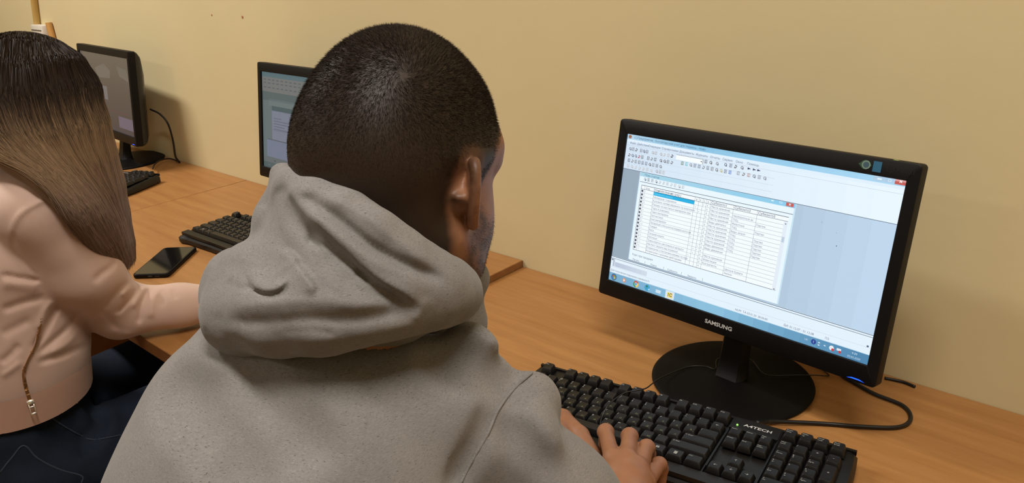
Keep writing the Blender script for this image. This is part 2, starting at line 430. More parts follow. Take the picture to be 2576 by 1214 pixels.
        if i in s2: U.text(.478, v + rh * .78, s2[i], .021, (96, 108, 132), 8)
        if i in (2, 4, 6, 7, 8, 9, 10): U.text(.566, v + rh * .78, 'Партии', .021, (96, 108, 132), 8)
    U.rect(.659, .339, .672, v1, (226, 236, 246), 7); U.rect(.661, .43, .67, .462, (190, 206, 224), 8)
    for v in (.352, .738): U.poly([(.662, v), (.669, v), (.6655, v + .006)], (50, 60, 80), 8)
    U.text(.094, .786, 'Курс при продаже', .023, (80, 92, 112), 8)
    for c, t in ((.098, 'Печать'), (.18, 'Поиск'), (.255, 'Субконто'), (.34, 'Закрыть')):
        U.text(c, .823 - .004, t, .021, dk, 8)
    for c in (.155, .238, .315, .402): U.rect(c, .802, c + .001, .82, dk, 8)
    # lower strip and status bar
    U.rect(0, .832, 1, .94, (226, 241, 252), 6); U.rect(0, .8325, 1, .8355, (58, 76, 96), 10); U.rect(0, .845, 1, .8475, (66, 84, 104), 10)
    U.rect(.01, .85, .018, .9, (180, 190, 206), 8); U.grad(.02, .868, .17, .9, (188, 200, 220), (206, 218, 232), 6, 8); U.rect(.004, .85, .01, .86, (90, 100, 120), 9)
    U.rect(.0, .905, 1, .907, (205, 218, 230), 8); U.rect(.985, .895, .991, .905, (80, 100, 130), 9)
    U.text(.004, .934, 'Для получения подсказки нажмите F1', .022, (84, 92, 116), 9)
    U.text(.543, .935, 'NUM  ТА 03.01.20  00:00:00', .0225, (96, 106, 128), 9); U.text(.72, .935, 'БИ: 01.12.07 - 01.12.08', .0235, (96, 106, 128), 9); U.text(.858, .934, 'ПЗ', .022, (96, 106, 128), 9)
    U.grad(0, .943, .45, 1, (120, 172, 204), (136, 190, 220), 8, 8); U.grad(.45, .943, 1, 1, (136, 190, 220), (76, 132, 172), 10, 8); U.rect(0, .943, 1, .9455, (196, 222, 238), 9)
    k = .973
    U.disc(.024, k, .013, (60, 110, 150), 9)
    for a, c in ((95, (200, 90, 60)), (5, (120, 170, 80)), (185, (70, 140, 200)), (275, (220, 190, 80))): U.disc(.024, k, .008, c, 10, a, a + 80)
    U.disc(.073, k, .009, (200, 150, 130), 9); U.poly([(.07, k - .01), (.07, k + .01), (.078, k)], (250, 250, 250), 10)
    for a, c in ((30, (206, 84, 74)), (150, (60, 150, 90)), (270, (226, 196, 90))): U.disc(.129, k, .0125, c, 9, a, a + 120)
    U.disc(.129, k, .0062, (240, 245, 250), 10); U.disc(.129, k, .0048, (70, 150, 220), 11)
    U.disc(.181, k, .012, (60, 160, 200), 9); U.poly([(.172, k - .012), (.183, k - .016), (.18, k)], (60, 110, 60), 10); U.poly([(.184, k + .014), (.19, k - .002), (.193, k + .01)], (170, 220, 250), 10)
    U.rect(.219, .963, .242, .985, (186, 212, 232), 9)
    for i in range(3): U.rect(.221, .966 + i * .006, .24, .969 + i * .006, (220, 234, 244), 10)
    U.rect(.262, .947, .3, .999, (214, 230, 242), 9); U.rect(.27, .956, .293, .99, (236, 220, 120), 10); U.text(.281, .982, '1С', .034, (84, 40, 130), 11, 'CENTER', .02)
    U.text(.795, .975, 'UK', .02, (190, 215, 235), 9); U.disc(.8255, .97, .0085, (40, 70, 150), 9); U.text(.8255, .977, '?', .024, (220, 230, 250), 10, 'CENTER')
    for v in (.962, .976): U.rect(.84, v, .846, v + .006, (210, 228, 240), 9)
    U.poly([(.858, .974), (.866, .974), (.862, .966)], (220, 235, 245), 9)
    U.disc(.884, .972, .0075, (230, 236, 240), 9); U.disc(.8885, .98, .0045, (200, 60, 60), 10)
    U.rect(.9, .962, .914, .975, (220, 228, 236), 9); U.disc(.911, .98, .0045, (200, 60, 60), 10)
    U.text(.955, .968, '9:39', .022, (206, 226, 240), 9, 'CENTER'); U.text(.955, .99, '03.03.2020', .02, (196, 218, 236), 9, 'CENTER')
    for u, v, r in ((.78, .3, .0010), (.83, .34, .0008), (.838, .41, .0018)): U.disc(u, v, r, (90, 100, 115), 9)
    return U
def mid_ui():
    U = UI(SW, SH)
    U.grad(0, 0, 1, 1, (98, 110, 112), (98, 110, 112), 2, 0)
    U.rect(0, 0, 1, .05, (84, 108, 114), 1)
    U.rect(0, .05, 1, .2, (112, 114, 112), 1)
    for v in (.07, .105, .15): 
        for i in range(14): U.rect(.02 + i * .045, v, .045 + i * .045, v + .012, (86, 94, 98), 2)
    U.rect(0, .2, 1, .29, (84, 98, 98), 1); U.rect(.07, .27, 1, .34, (104, 116, 116), 1)
    U.rect(.1, .34, .8, .39, (70, 90, 92), 2); U.rect(.1, .385, .8, .69, (118, 124, 140), 2)
    U.text(.28, .44, 'План счетов', .03, (60, 64, 74), 3)
    for i in range(5): U.rect(.12, .46 + i * .028, .2 + .35 * ((i * 37) % 10) / 10, .469 + i * .028, (96, 102, 116), 3)
    U.rect(.1, .585, .8, .592, (104, 110, 124), 3); U.rect(.05, .69, .85, .7, (84, 92, 98), 3)
    U.rect(.04, .7, .85, .88, (112, 120, 140), 2); U.rect(0, .88, 1, .94, (96, 104, 106), 2); U.rect(0, .94, 1, 1, (74, 92, 94), 3)
    U.rect(.12, .91, .13, .92, (40, 46, 50), 4); U.text(.05, .975, '9:39', .025, (120, 134, 140), 4)
    return U
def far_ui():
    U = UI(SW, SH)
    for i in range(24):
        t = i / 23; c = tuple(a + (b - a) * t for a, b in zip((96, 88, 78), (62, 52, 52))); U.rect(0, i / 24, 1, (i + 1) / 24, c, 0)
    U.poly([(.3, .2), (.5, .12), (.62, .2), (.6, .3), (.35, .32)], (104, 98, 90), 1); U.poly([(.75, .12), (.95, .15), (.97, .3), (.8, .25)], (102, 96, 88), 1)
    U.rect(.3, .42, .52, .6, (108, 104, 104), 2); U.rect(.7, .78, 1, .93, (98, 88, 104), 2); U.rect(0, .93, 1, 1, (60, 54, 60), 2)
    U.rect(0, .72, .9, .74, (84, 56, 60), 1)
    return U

# ------------------------------------------------------------------ monitors
def monitor(x, y, ztab, yaw, tilt, zc, ui, strength, label, near=False, screen_rough=.45):
    # (x, y) is the middle of the screen; the foot stands a little behind it
    bo = .015
    root = empty('computer_monitor', (x - bo * math.sin(yaw), y + bo * math.cos(yaw), ztab), yaw)
    tag(root, label, 'monitor', 'black monitors along the wall')
    h = zc - ztab; T = Matrix.Translation((0, -bo, h)) @ Matrix.Rotation(tilt, 4, 'X')
    xo, zt, zb = .2195, .1365, -.1405; hw, hh = SW / 2, SH / 2
    # front frame: rounded rim with the opening for the panel
    def rr(xa, xb, za, zb_, r, y, n=5):
        P = []
        for cx, cz, a in ((xb - r, zb_ - r, 0), (xa + r, zb_ - r, 90), (xa + r, za + r, 180), (xb - r, za + r, 270)):
            for i in range(n + 1):
                an = math.radians(a + 90 * i / n); P.append((cx + r * math.cos(an), y, cz + r * math.sin(an)))
        return P
    b = MB()
    L = [rr(-hw, hw, -hh, hh, .0006, .0035), rr(-hw, hw, -hh, hh, .0006, -.0012), rr(-hw - .0008, hw + .0008, -hh - .0008, hh + .0008, .0008, -.0020),
         rr(-xo + .002, xo - .002, zb + .002, zt - .002, .004, -.0024), rr(-xo + .0004, xo - .0004, zb + .0004, zt - .0004, .005, -.0014), rr(-xo, xo, zb, zt, .0054, .0006),
         rr(-xo, xo, zb, zt, .0054, .017), rr(-xo + .0012, xo - .0012, zb + .0012, zt - .0012, .005, .0182)]
    b.loft(L, 0, False, False, True, T)
    frame = b.build('bezel', [M_black], root)
    b = MB()
    L = [rr(-xo + .001, xo - .001, zb + .001, zt - .001, .005, .018), rr(-xo + .003, xo - .003, zb + .002, zt - .004, .006, .024),
         rr(-xo + .007, xo - .007, zb + .006, zt - .014, .012, .034), rr(-xo + .02, xo - .02, zb + .016, zt - .05, .02, .044), rr(-.13, .13, -.09, .05, .03, .052)]
    b.loft(L, 0, False, True, True, T)
    b.build('back_housing', M_gloss, root)
    sc = ui.build('screen', screen_mat('lcd_picture', strength, screen_rough), root)
    sc.data.transform(T @ Matrix.Translation((0, .002, 0)))
    # writing and marks on the frame
    F = T @ Matrix.Translation((0, -.00255, 0)) @ Matrix.Rotation(math.pi / 2, 4, 'X')
    def mark(name, items, m, par):
        b = MB()
        for txt, u, v, s, al, bold, sx in items:
            V, Fc = glyphs(txt, s, al, bold); b.add([(a * sx + u, c + v, 0) for a, c, d in V], Fc, 0, False, F)
        return b.build(name, m, par)
    mark('maker_name', [('SAMSUNG', -.0015, -.1297, .0078, 'CENTER', .03, 1.22)], M_silver, frame)
    mark('model_name', [('SyncMaster 633', -.205, .1235, .0052, 'LEFT', 0, 1)], M_faint, frame)
    b = MB()
    P = [(.184, -.1372), (.190, -.1352), (.199, -.1352), (.206, -.1372), (.199, -.1366), (.190, -.1366)]
    V = [(u, v, 0) for u, v in P]; b.add(V, [(0, 5, 4, 3, 2, 1)][::1] if False else [(0, 5, 4, 3, 2, 1)], 0, False, F)
    b.build('power_light', M_led, frame)
    if near:
        b = MB(); n = 24
        def leaf(s): 
            o = []
            for i in range(n):
                a = 2 * math.pi * i / n; r = 1 + (.42 if i == 12 else 0) + (.14 if i in (11, 13) else 0) + (.2 if i == 0 else 0)
                o.append((.1555 + s * r * math.cos(a), .1262 + s * .92 * (1 if i not in (12,) else 1) * math.sin(a), 0))
            return o
        M_l = new_mat('sticker_green', srgb(52, 84, 66), .35); M_r = new_mat('sticker_ring', srgb(120, 146, 134), .35); M_c = new_mat('sticker_blue_grey', srgb(66, 92, 106), .35)
        b.add(leaf(.0062), [tuple(range(n))], 0, False, F)
        ring = lambda r, z: [(.1562 + r * math.cos(a), .1262 + r * math.sin(a), z) for a in np.linspace(0, 2 * math.pi, 24, endpoint=False)]
        b.add(ring(.0052, .00008), [tuple(range(24))], 1, False, F); b.add(ring(.0036, .00016), [tuple(range(24))], 2, False, F)
        b.build('leaf_sticker', [M_l, M_r, M_c], frame)
        M_s = new_mat('sticker_blue', srgb(48, 104, 138), .35)
        b = MB(); b.box((.1645, .1195, -.0001), (.1745, .1322, .0002), 0, M=F); b.build('blue_sticker', M_s, frame)
        mark('contrast_print', [('◯ 50000:1', .181, .1235, .0066, 'LEFT', 0, 1)], M_faint, frame)
        b = MB(); b.box((.1850, .0005, .1360), (.1905, .0050, .1370), 0, M=T); b.build('green_tab', new_mat('green_tab', srgb(150, 170, 90), .5), frame)
    # stand: neck and round foot
    b = MB(); prof = []
    zt0 = h - .10
    for z, yy, wx, dy in ((.006, -.002, .026, .022), (.012, -.001, .0225, .017), (.03, .002, .0205, .013), (.07, .010, .0195, .0115), (zt0 + .01, .021, .019, .011), (zt0 + .05, .033, .019, .010)):
        prof.append([(wx * sx_ * (1 if abs(sx_) < 1 else 1), yy + dy * sy_, z) for sx_, sy_ in ((1, -.4), (.75, -1), (-.75, -1), (-1, -.4), (-1, .6), (-.75, 1), (.75, 1), (1, .6))])
    b.loft(prof, 0); b.build('neck', M_black, root)
    b = MB(); loops = []
    for r, z in ((.112, 0), (.1165, .0012), (.118, .0035), (.1165, .0056), (.112, .0070), (.08, .0096), (.045, .0112), (.02, .0118)):
        loops.append([(r * math.cos(a), r * math.sin(a) * .98, z) for a in np.linspace(0, 2 * math.pi, 72, endpoint=False)])
    b.loft(loops, 0); b.build('foot', M_base, root)
    return root
monitor(0, -.1695, Z3, -.0745, -.2035, .98363, near_ui(), 1.0, 'black monitor at the right with a bright white and pale blue accounting window', near=True)
monitor(-1.0744, -.109, Z2, -.0219, -.150, .9951, mid_ui(), .9, 'black monitor partly hidden behind the man\'s head, with a dim grey-green screen')
monitor(-2.1375, -.121, Z2, -.0622, -.115, .9894, far_ui(), .9, 'black monitor at the far left beside the woman\'s hair, with a dark brownish screen', screen_rough=.25)

# ------------------------------------------------------------------ keyboards
PITCH = .01905
def key_layout():
    K = []   # (u, v, width, height, main legend, second legend, dx)
    def row(v, start, items):
        u = start
        for it in items:
            if isinstance(it, (int, float)): u += it; continue
            lab, sec, wd = (it + ('', 1))[:3] if isinstance(it, tuple) and len(it) < 3 else it
            K.append((u + wd / 2, v, wd, 1, lab, sec)); u += wd
    row(0, 0, [('Esc', '', 1), 1, ('F1', '', 1), ('F2', '', 1), ('F3', '', 1), ('F4', '', 1), .5, ('F5', '', 1), ('F6', '', 1), ('F7', '', 1), ('F8', '', 1), .5, ('F9', '', 1), ('F10', '', 1), ('F11', '', 1), ('F12', '', 1)])
    row(0, 18.5, [('Power\nSleep', '', 1), ('Wake\nUp', '', 1), ('Scroll\nLock', '', 1), ('Pause\nBreak', '', 1)])
    row(1.35, 0, [('~\n`', 'Ё', 1)] + [(a + '\n' + d, s, 1) for a, d, s in zip('!@#$%^&*()_+', '1234567890-=', ['', '"', '№', ';', '', ':', '?', '', '', '', '', ''])] + [('\\', '/', 1), ('←', '', 1)])
    row(2.35, 0, [('Tab', '', 1.5)] + [(a, c, 1) for a, c in zip('QWERTYUIOP[]', 'ЙЦУКЕНГШЩЗХЪ')] + [1.5])
    row(3.35, 0, [('Caps', '', 1.75)] + [(a, c, 1) for a, c in zip("ASDFGHJKL;'", 'ФЫВАПРОЛДЖЭ')] + [('← Enter', '', 2.25)])
    K.append((14.25, 2.35, 1.5, 1, '|', '/'))
    row(4.35, 0, [('⇧ Shift', '', 2.25)] + [(a, c, 1) for a, c in zip('ZXCVBNM,./', 'ЯЧСМИТЬБЮ.')] + [('⇧ Shift', '', 2.75)])
    row(5.35, 0, [('Ctrl', '', 1.25), ('win', '', 1.25), ('Alt', '', 1.25), ('', '', 6.25), ('Alt', '', 1.25), ('win', '', 1.25), ('menu', '', 1.25), ('Ctrl', '', 1.25)])
    row(1.35, 15.25, [('Insert', '', 1), ('Home', '', 1), ('Page\nUp', '', 1)]); row(2.35, 15.25, [('Delete', '', 1), ('End', '', 1), ('Page\nDown', '', 1)])
    K.append((16.75, 4.35, 1, 1, '↑', '')); row(5.35, 15.25, [('←', '', 1), ('↓', '', 1), ('→', '', 1)])
    row(1.35, 18.5, [('Num\nLock', '', 1), ('/', '', 1), ('*', '', 1), ('-', '', 1)])
    row(2.35, 18.5, [('7\nHome', '', 1), ('8\n↑', '', 1), ('9\nPgUp', '', 1)]); K.append((22, 2.85, 1, 2, '+', ''))
    row(3.35, 18.5, [('4\n←', '', 1), ('5', '', 1), ('6\n→', '', 1)])
    row(4.35, 18.5, [('1\nEnd', '', 1), ('2\n↓', '', 1), ('3\nPgDn', '', 1)]); K.append((22, 4.85, 1, 2, 'Enter', ''))
    K.append((19.5, 5.35, 2, 1, '0\nIns', '')); K.append((21, 5.35, 1, 1, '.\nDel', ''))
    return K
LAYOUT = key_layout()
def kb_deck(yb):
    """height of the deck above the table at local y (0 = top key row), keyboard frame"""
    return .0245 + .020 * yb
def make_key(u, v, wd, ht, main, sec, parent, legends=True):
    x = (u - 11.25) * PITCH; y = -v * PITCH; hx = wd * PITCH / 2 - .0004; hy = ht * PITCH / 2 - .0004
    zb = kb_deck(y) + .0006; dish = {0: .0, 1.35: .0}.get(v, 0)
    hgt = .0100 if v == 0 else (.0088 if v == 1.35 else .0078)
    tx, ty = hx - .0022, hy - .0020
    if main == '' and wd > 3: hgt = .0085
    def loop(ax, ay, r, z, oy=0, n=4):
        P = []
        for cx, cy, a in ((ax - r, ay - r, 0), (-ax + r, ay - r, 90), (-ax + r, -ay + r, 180), (ax - r, -ay + r, 270)):
            for i in range(n):
                an = math.radians(a + 90 * i / (n - 1)); P.append((cx + r * math.cos(an), cy + r * math.sin(an) + oy, z))
        return P
    tl = .10 if v == 0 else (.04 if v < 2 else (-.02 if v < 5 else -.06))    # slope of the top face per row
    L = [loop(hx, hy, .0012, zb), loop(hx - .0003, hy - .0003, .0012, zb + .002), loop(tx, ty, .0022, zb + hgt - .0006, .0006)]
    top = [(a, c + .0, d) for a, c, d in loop(tx - .0005, ty - .0005, .002, zb + hgt, .0006)]
    L.append([(a, c, d + tl * c) for a, c, d in top]); L[2] = [(a, c, d + tl * c) for a, c, d in L[2]]
    L.append([(a * .6, c * .6, zb + hgt - .0004 + tl * c * .6) for a, c, d in top])
    b = MB(); b.loft(L, 0, True, True)
    if legends:
        zt = zb + hgt + .00018
        def put(txt, cx, cy, s, al='LEFT', mi=1, bold=.012):
            for li, t in enumerate(txt.split('\n')):
                V, F = glyphs(t, s, al, bold); yy = cy - li * s * 1.05
                b.add([(cx + a, yy + c, zt + tl * (yy + c)) for a, c, d in V], F, mi)
        if main == 'win':
            for i in (0, 1):
                for j in (0, 1):
                    q = [(-.0022 + i * .0023, -.002 + j * .0021), (-.0002 + i * .0023, -.0024 + j * .0021), (-.0002 + i * .0023, -.0006 + j * .0021), (-.0022 + i * .0023, -.0002 + j * .0021)]
                    b.add([(a, c + .001, zt) for a, c in q], [(0, 1, 2, 3)], 1)
        elif main == 'menu':
            b.add([(a, c, zt) for a, c in ((-.002, -.0025), (.0022, -.0025), (.0022, .003), (-.002, .003))], [(0, 1, 2, 3)], 1)
        elif wd == 1 and (len(main) == 1 and main in 'QWERTYUIOP[]ASDFGHJKL;\'ZXCVBNM,./'):
            put(main, -tx + .001, ty - .0036, .0042); put(sec, .0006, -ty + .0016, .0042, mi=2)
        elif '\n' in main and len(main) == 3:
            put(main, -tx + .001, ty - .0034, .0038)
            if sec: put(sec, .0014, -ty + .0018, .0036, mi=2)
        elif main in '←↑↓→+-*/' and main:
            put(main, 0, -.001, .0055, 'CENTER')
        elif main: put(main, -tx + .0012, ty - (.0034 if '\n' in main else .0042), .003 if len(main) > 3 else .0036)
    o = b.build('key', [M_key, M_leg, M_leg2], parent, (x, y, 0))
    return o
def make_keyboard(loc, yaw, label):
    root = empty('computer_keyboard', loc, yaw); tag(root, label, 'keyboard', 'black keyboards on the desks')
    # body: local y = 0 is the middle of the top key row
    yb, yf = .0165, -.1345; X = .2285
    b = MB(); N = 40; loops = []
    def outline(inset, z_of):
        P = []; pts = [(-X + .012, yb), (-X + .002, yb - .006), (-X, yb - .03), (-X - .002, -.095), (-X + .002, yf - .004), (-X + .016, yf - .008), (-X + .035, yf - .003), (-.1, yf), (0, yf - .001), (.1, yf), (X - .035, yf - .003), (X - .016, yf - .008), (X - .002, yf - .004), (X + .002, -.095), (X, yb - .03), (X - .002, yb - .006), (X - .012, yb)]
        cx, cy = 0, (yb + yf) / 2
        for x, y in pts:
            k = 1 - inset / X; k2 = 1 - inset / .075; P.append((x * k, cy + (y - cy) * k2, z_of(y)))
        return P
    loops = [outline(.004, lambda y: .001), outline(0, lambda y: .004), outline(0, lambda y: max(.013, kb_deck(y) - .006 - max(0, -.118 - y) * .25)), outline(.0035, lambda y: max(.0165, kb_deck(y) - .0005 - max(0, -.118 - y) * .28))]
    b.loft(loops, 0, True, True); body = b.build('case', M_key, root)
    # raised rim round the key wells
    b = MB()
    def deck(x0, y0, x1, y1, dz=.0022):
        V = [(x, y, kb_deck(y) + z) for z in (-.004, dz) for x, y in ((x0, y0), (x1, y0), (x1, y1), (x0, y1))]
        b.add(V, [(3, 2, 1, 0), (4, 5, 6, 7), (0, 1, 5, 4), (1, 2, 6, 5), (2, 3, 7, 6), (3, 0, 4, 7)])
    deck(-.2245, -.1305, .2245, -.1135); deck(-.2245, .0105, .2245, .0145)
    deck(.0738, -.1, .0747, .01); 
    for u in (15.08, 18.38): deck((u - 11.25) * PITCH - .0008, -.1135, (u - 11.25) * PITCH + .0008, .0105)
    deck((15.12 - 11.25) * PITCH, -.0135, (18.36 - 11.25) * PITCH, .0105, .004)
    b.build('deck_rim', M_key, root)
    b = MB(); V, F = glyphs('A4TECH', .0078, 'LEFT', .02); b.add([(x * 1.25 + (15.95 - 11.25) * PITCH, y - .004, kb_deck(0) + .00435) for x, y, z in V], F); b.build('maker_name', M_silver, root)
    b = MB(); cx, cy = (15.55 - 11.25) * PITCH, -.0055; b.loft([[(cx + r * math.cos(a), cy + r * math.sin(a), kb_deck(0) + z) for a in np.linspace(0, 6.283, 13)[:-1]] for r, z in ((.0013, .0035), (.0012, .0052), (.0006, .0056))]); b.build('indicator_light', M_gled, root)
    return root
kb_near = make_keyboard((-.004, -.2996, Z3 + .0), .1513, 'black keyboard under the man\'s hands in front of the bright monitor')
# keep every keycap of its own; the four farthest out of the frame share one mesh
n_key = 0; last = []
order = sorted(LAYOUT, key=lambda k: (k[0] > 20.9 and k[1] > 4) + (k[1] > 5 and k[0] > 19))
far_keys = [k for k in LAYOUT if (k[4] in ('Enter', '.\nDel', '0\nIns') and k[0] > 18) or k[4] == 'Tab']
near_keys = []
for k in LAYOUT:
    if k in far_keys: continue
    near_keys.append(make_key(*k, kb_near))
tmp = [make_key(*k, kb_near) for k in far_keys]
b = MB()
for o in tmp:
    me = o.data; b.add([tuple(v.co + o.location) for v in me.vertices], [tuple(p.vertices) for p in me.polygons], 0, True)
    b.m[-len(me.polygons):] = [p.material_index for p in me.polygons]
    bpy.data.objects.remove(o)
tag(b.build('number_pad_keys', [M_key, M_leg, M_leg2], kb_near), kind='stuff')
kids_near = list(kb_near.children)
def copy_kb(loc, yaw, label):
    r = kb_near.copy(); COL.objects.link(r); r.location = loc; r.rotation_euler = (0, 0, yaw); r['label'] = label
    for ch in kids_near:
        c = ch.copy(); COL.objects.link(c); c.parent = r
    return r
copy_kb((-1.036, -.2290, Z2), .035, 'black keyboard left of the man\'s hood on the middle desk')
copy_kb((-1.99, -.2600, Z2), .40, 'black keyboard at the far left, peeking out beside the woman\'s hair')

# ------------------------------------------------------------------ cables
def cable(pts, r, label, group=None):
    b = MB(); b.tube(spline(pts, 8), r, seg=10); o = b.build('cable', M_cable, auto=False); return tag(o, label, 'cable', group)
def zpts(L): return [tuple(on_z(px, py, z)) for px, py, z in L]
cable(zpts([(1905, 1062, .775), (1922, 1066, .764), (1945, 1060, .757), (2060, 1064, .7535), (2180, 1073, .7535), (2262, 1073, .7535), (2291, 1052, .7535), (2272, 1020, .7535), (2200, 990, .7535), (2150, 962, .7535), (2120, 942, .7535)]) + [(.118, -.018, .7535)],
      .0028, 'thick black keyboard cable looping out to the right past the bright monitor\'s foot')
cable(zpts([(1508, 1082, .79), (1513, 1052, .7905), (1528, 1022, .8), (1545, 1005, .803), (1567, 990, .803), (1584, 984, .804), (1622, 977, .804), (1640, 965, .79), (1660, 951, .768), (1700, 933, .763), (1737, 921, .762), (1775, 921, .7640), (1800, 927, .7645)]) + [(-.034, -.128, .7650), (.004, -.104, .7650)] + zpts([(1925, 941, .7650), (2000, 943, .762), (2049, 943, .757), (2085, 944, .7525)]) + [(.092, -.045, .7525), (.07, -.02, .7525)],
      .0009, 'thin black cable running across the monitor foot and over the keyboard to the hands')
cable([tuple(on_z(2225, 950, .7525)), tuple(on_z(2250, 955, .7525)), tuple(on_z(2275, 961, .7525)), tuple(on_z(2302, 972, .7525))], .0022, 'short black cable end lying by the wall right of the bright monitor')
cable([(-1.99, -.06, .94), (-1.965, -.045, .925), (-1.945, -.035, .895), (-1.945, -.03, .84), (-1.95, -.03, .79), (-1.95, -.02, .767)], .003, 'black cable hanging behind the far left monitor')
cable(zpts([(384, 424, .783), (390, 412, .782), (405, 402, .7785), (428, 399, .772), (450, 406, .768)]), .0022, 'thin black cable from the far left keyboard curving to the wall')

# ------------------------------------------------------------------ phone
c0 = (np.array([-1.2256, -.4281]) + np.array([-1.1787, -.372]) + np.array([-1.0702, -.4985]) + np.array([-1.1377, -.534])) / 4
t = empty('smartphone', (c0[0], c0[1], Z2), math.atan2(-.113, .095))
tag(t, 'black smartphone lying face up on the middle desk by the woman\'s elbow', 'phone')
def rrect(hx, hy, r, z, n=6):
    P = []
    for cx, cy, a in ((hx - r, hy - r, 0), (-hx + r, hy - r, 90), (-hx + r, -hy + r, 180), (hx - r, -hy + r, 270)):
        for i in range(n + 1): an = math.radians(a + 90 * i / n); P.append((cx + r * math.cos(an), cy + r * math.sin(an), z))
    return P
b = MB(); b.loft([rrect(.0755, .0365, .009, .0002), rrect(.0768, .0378, .0095, .002), rrect(.077, .038, .0095, .0055), rrect(.0764, .0374, .009, .0085), rrect(.0755, .0365, .009, .0093)])
case = b.build('phone_case', M_black, t)
b = MB(); b.loft([rrect(.0735, .0348, .008, .0090), rrect(.0733, .0346, .008, .0096)]); b.build('glass_screen', new_mat('phone_glass', srgb(14, 14, 15), .06, .6), t)
b = MB(); b.box((.0765, -.0045, .0035), (.0773, .0045, .0062), bev=.0005); b.box((.0765, .010, .0040), (.0773, .020, .0052), bev=.0003); b.build('charging_port', M_dim, case)
b = MB(); b.box((-.02, -.0384, .004), (.01, -.0378, .0065), bev=.0003); b.box((.018, -.0384, .004), (.03, -.0378, .0065), bev=.0003); b.build('side_button', M_gloss, case)
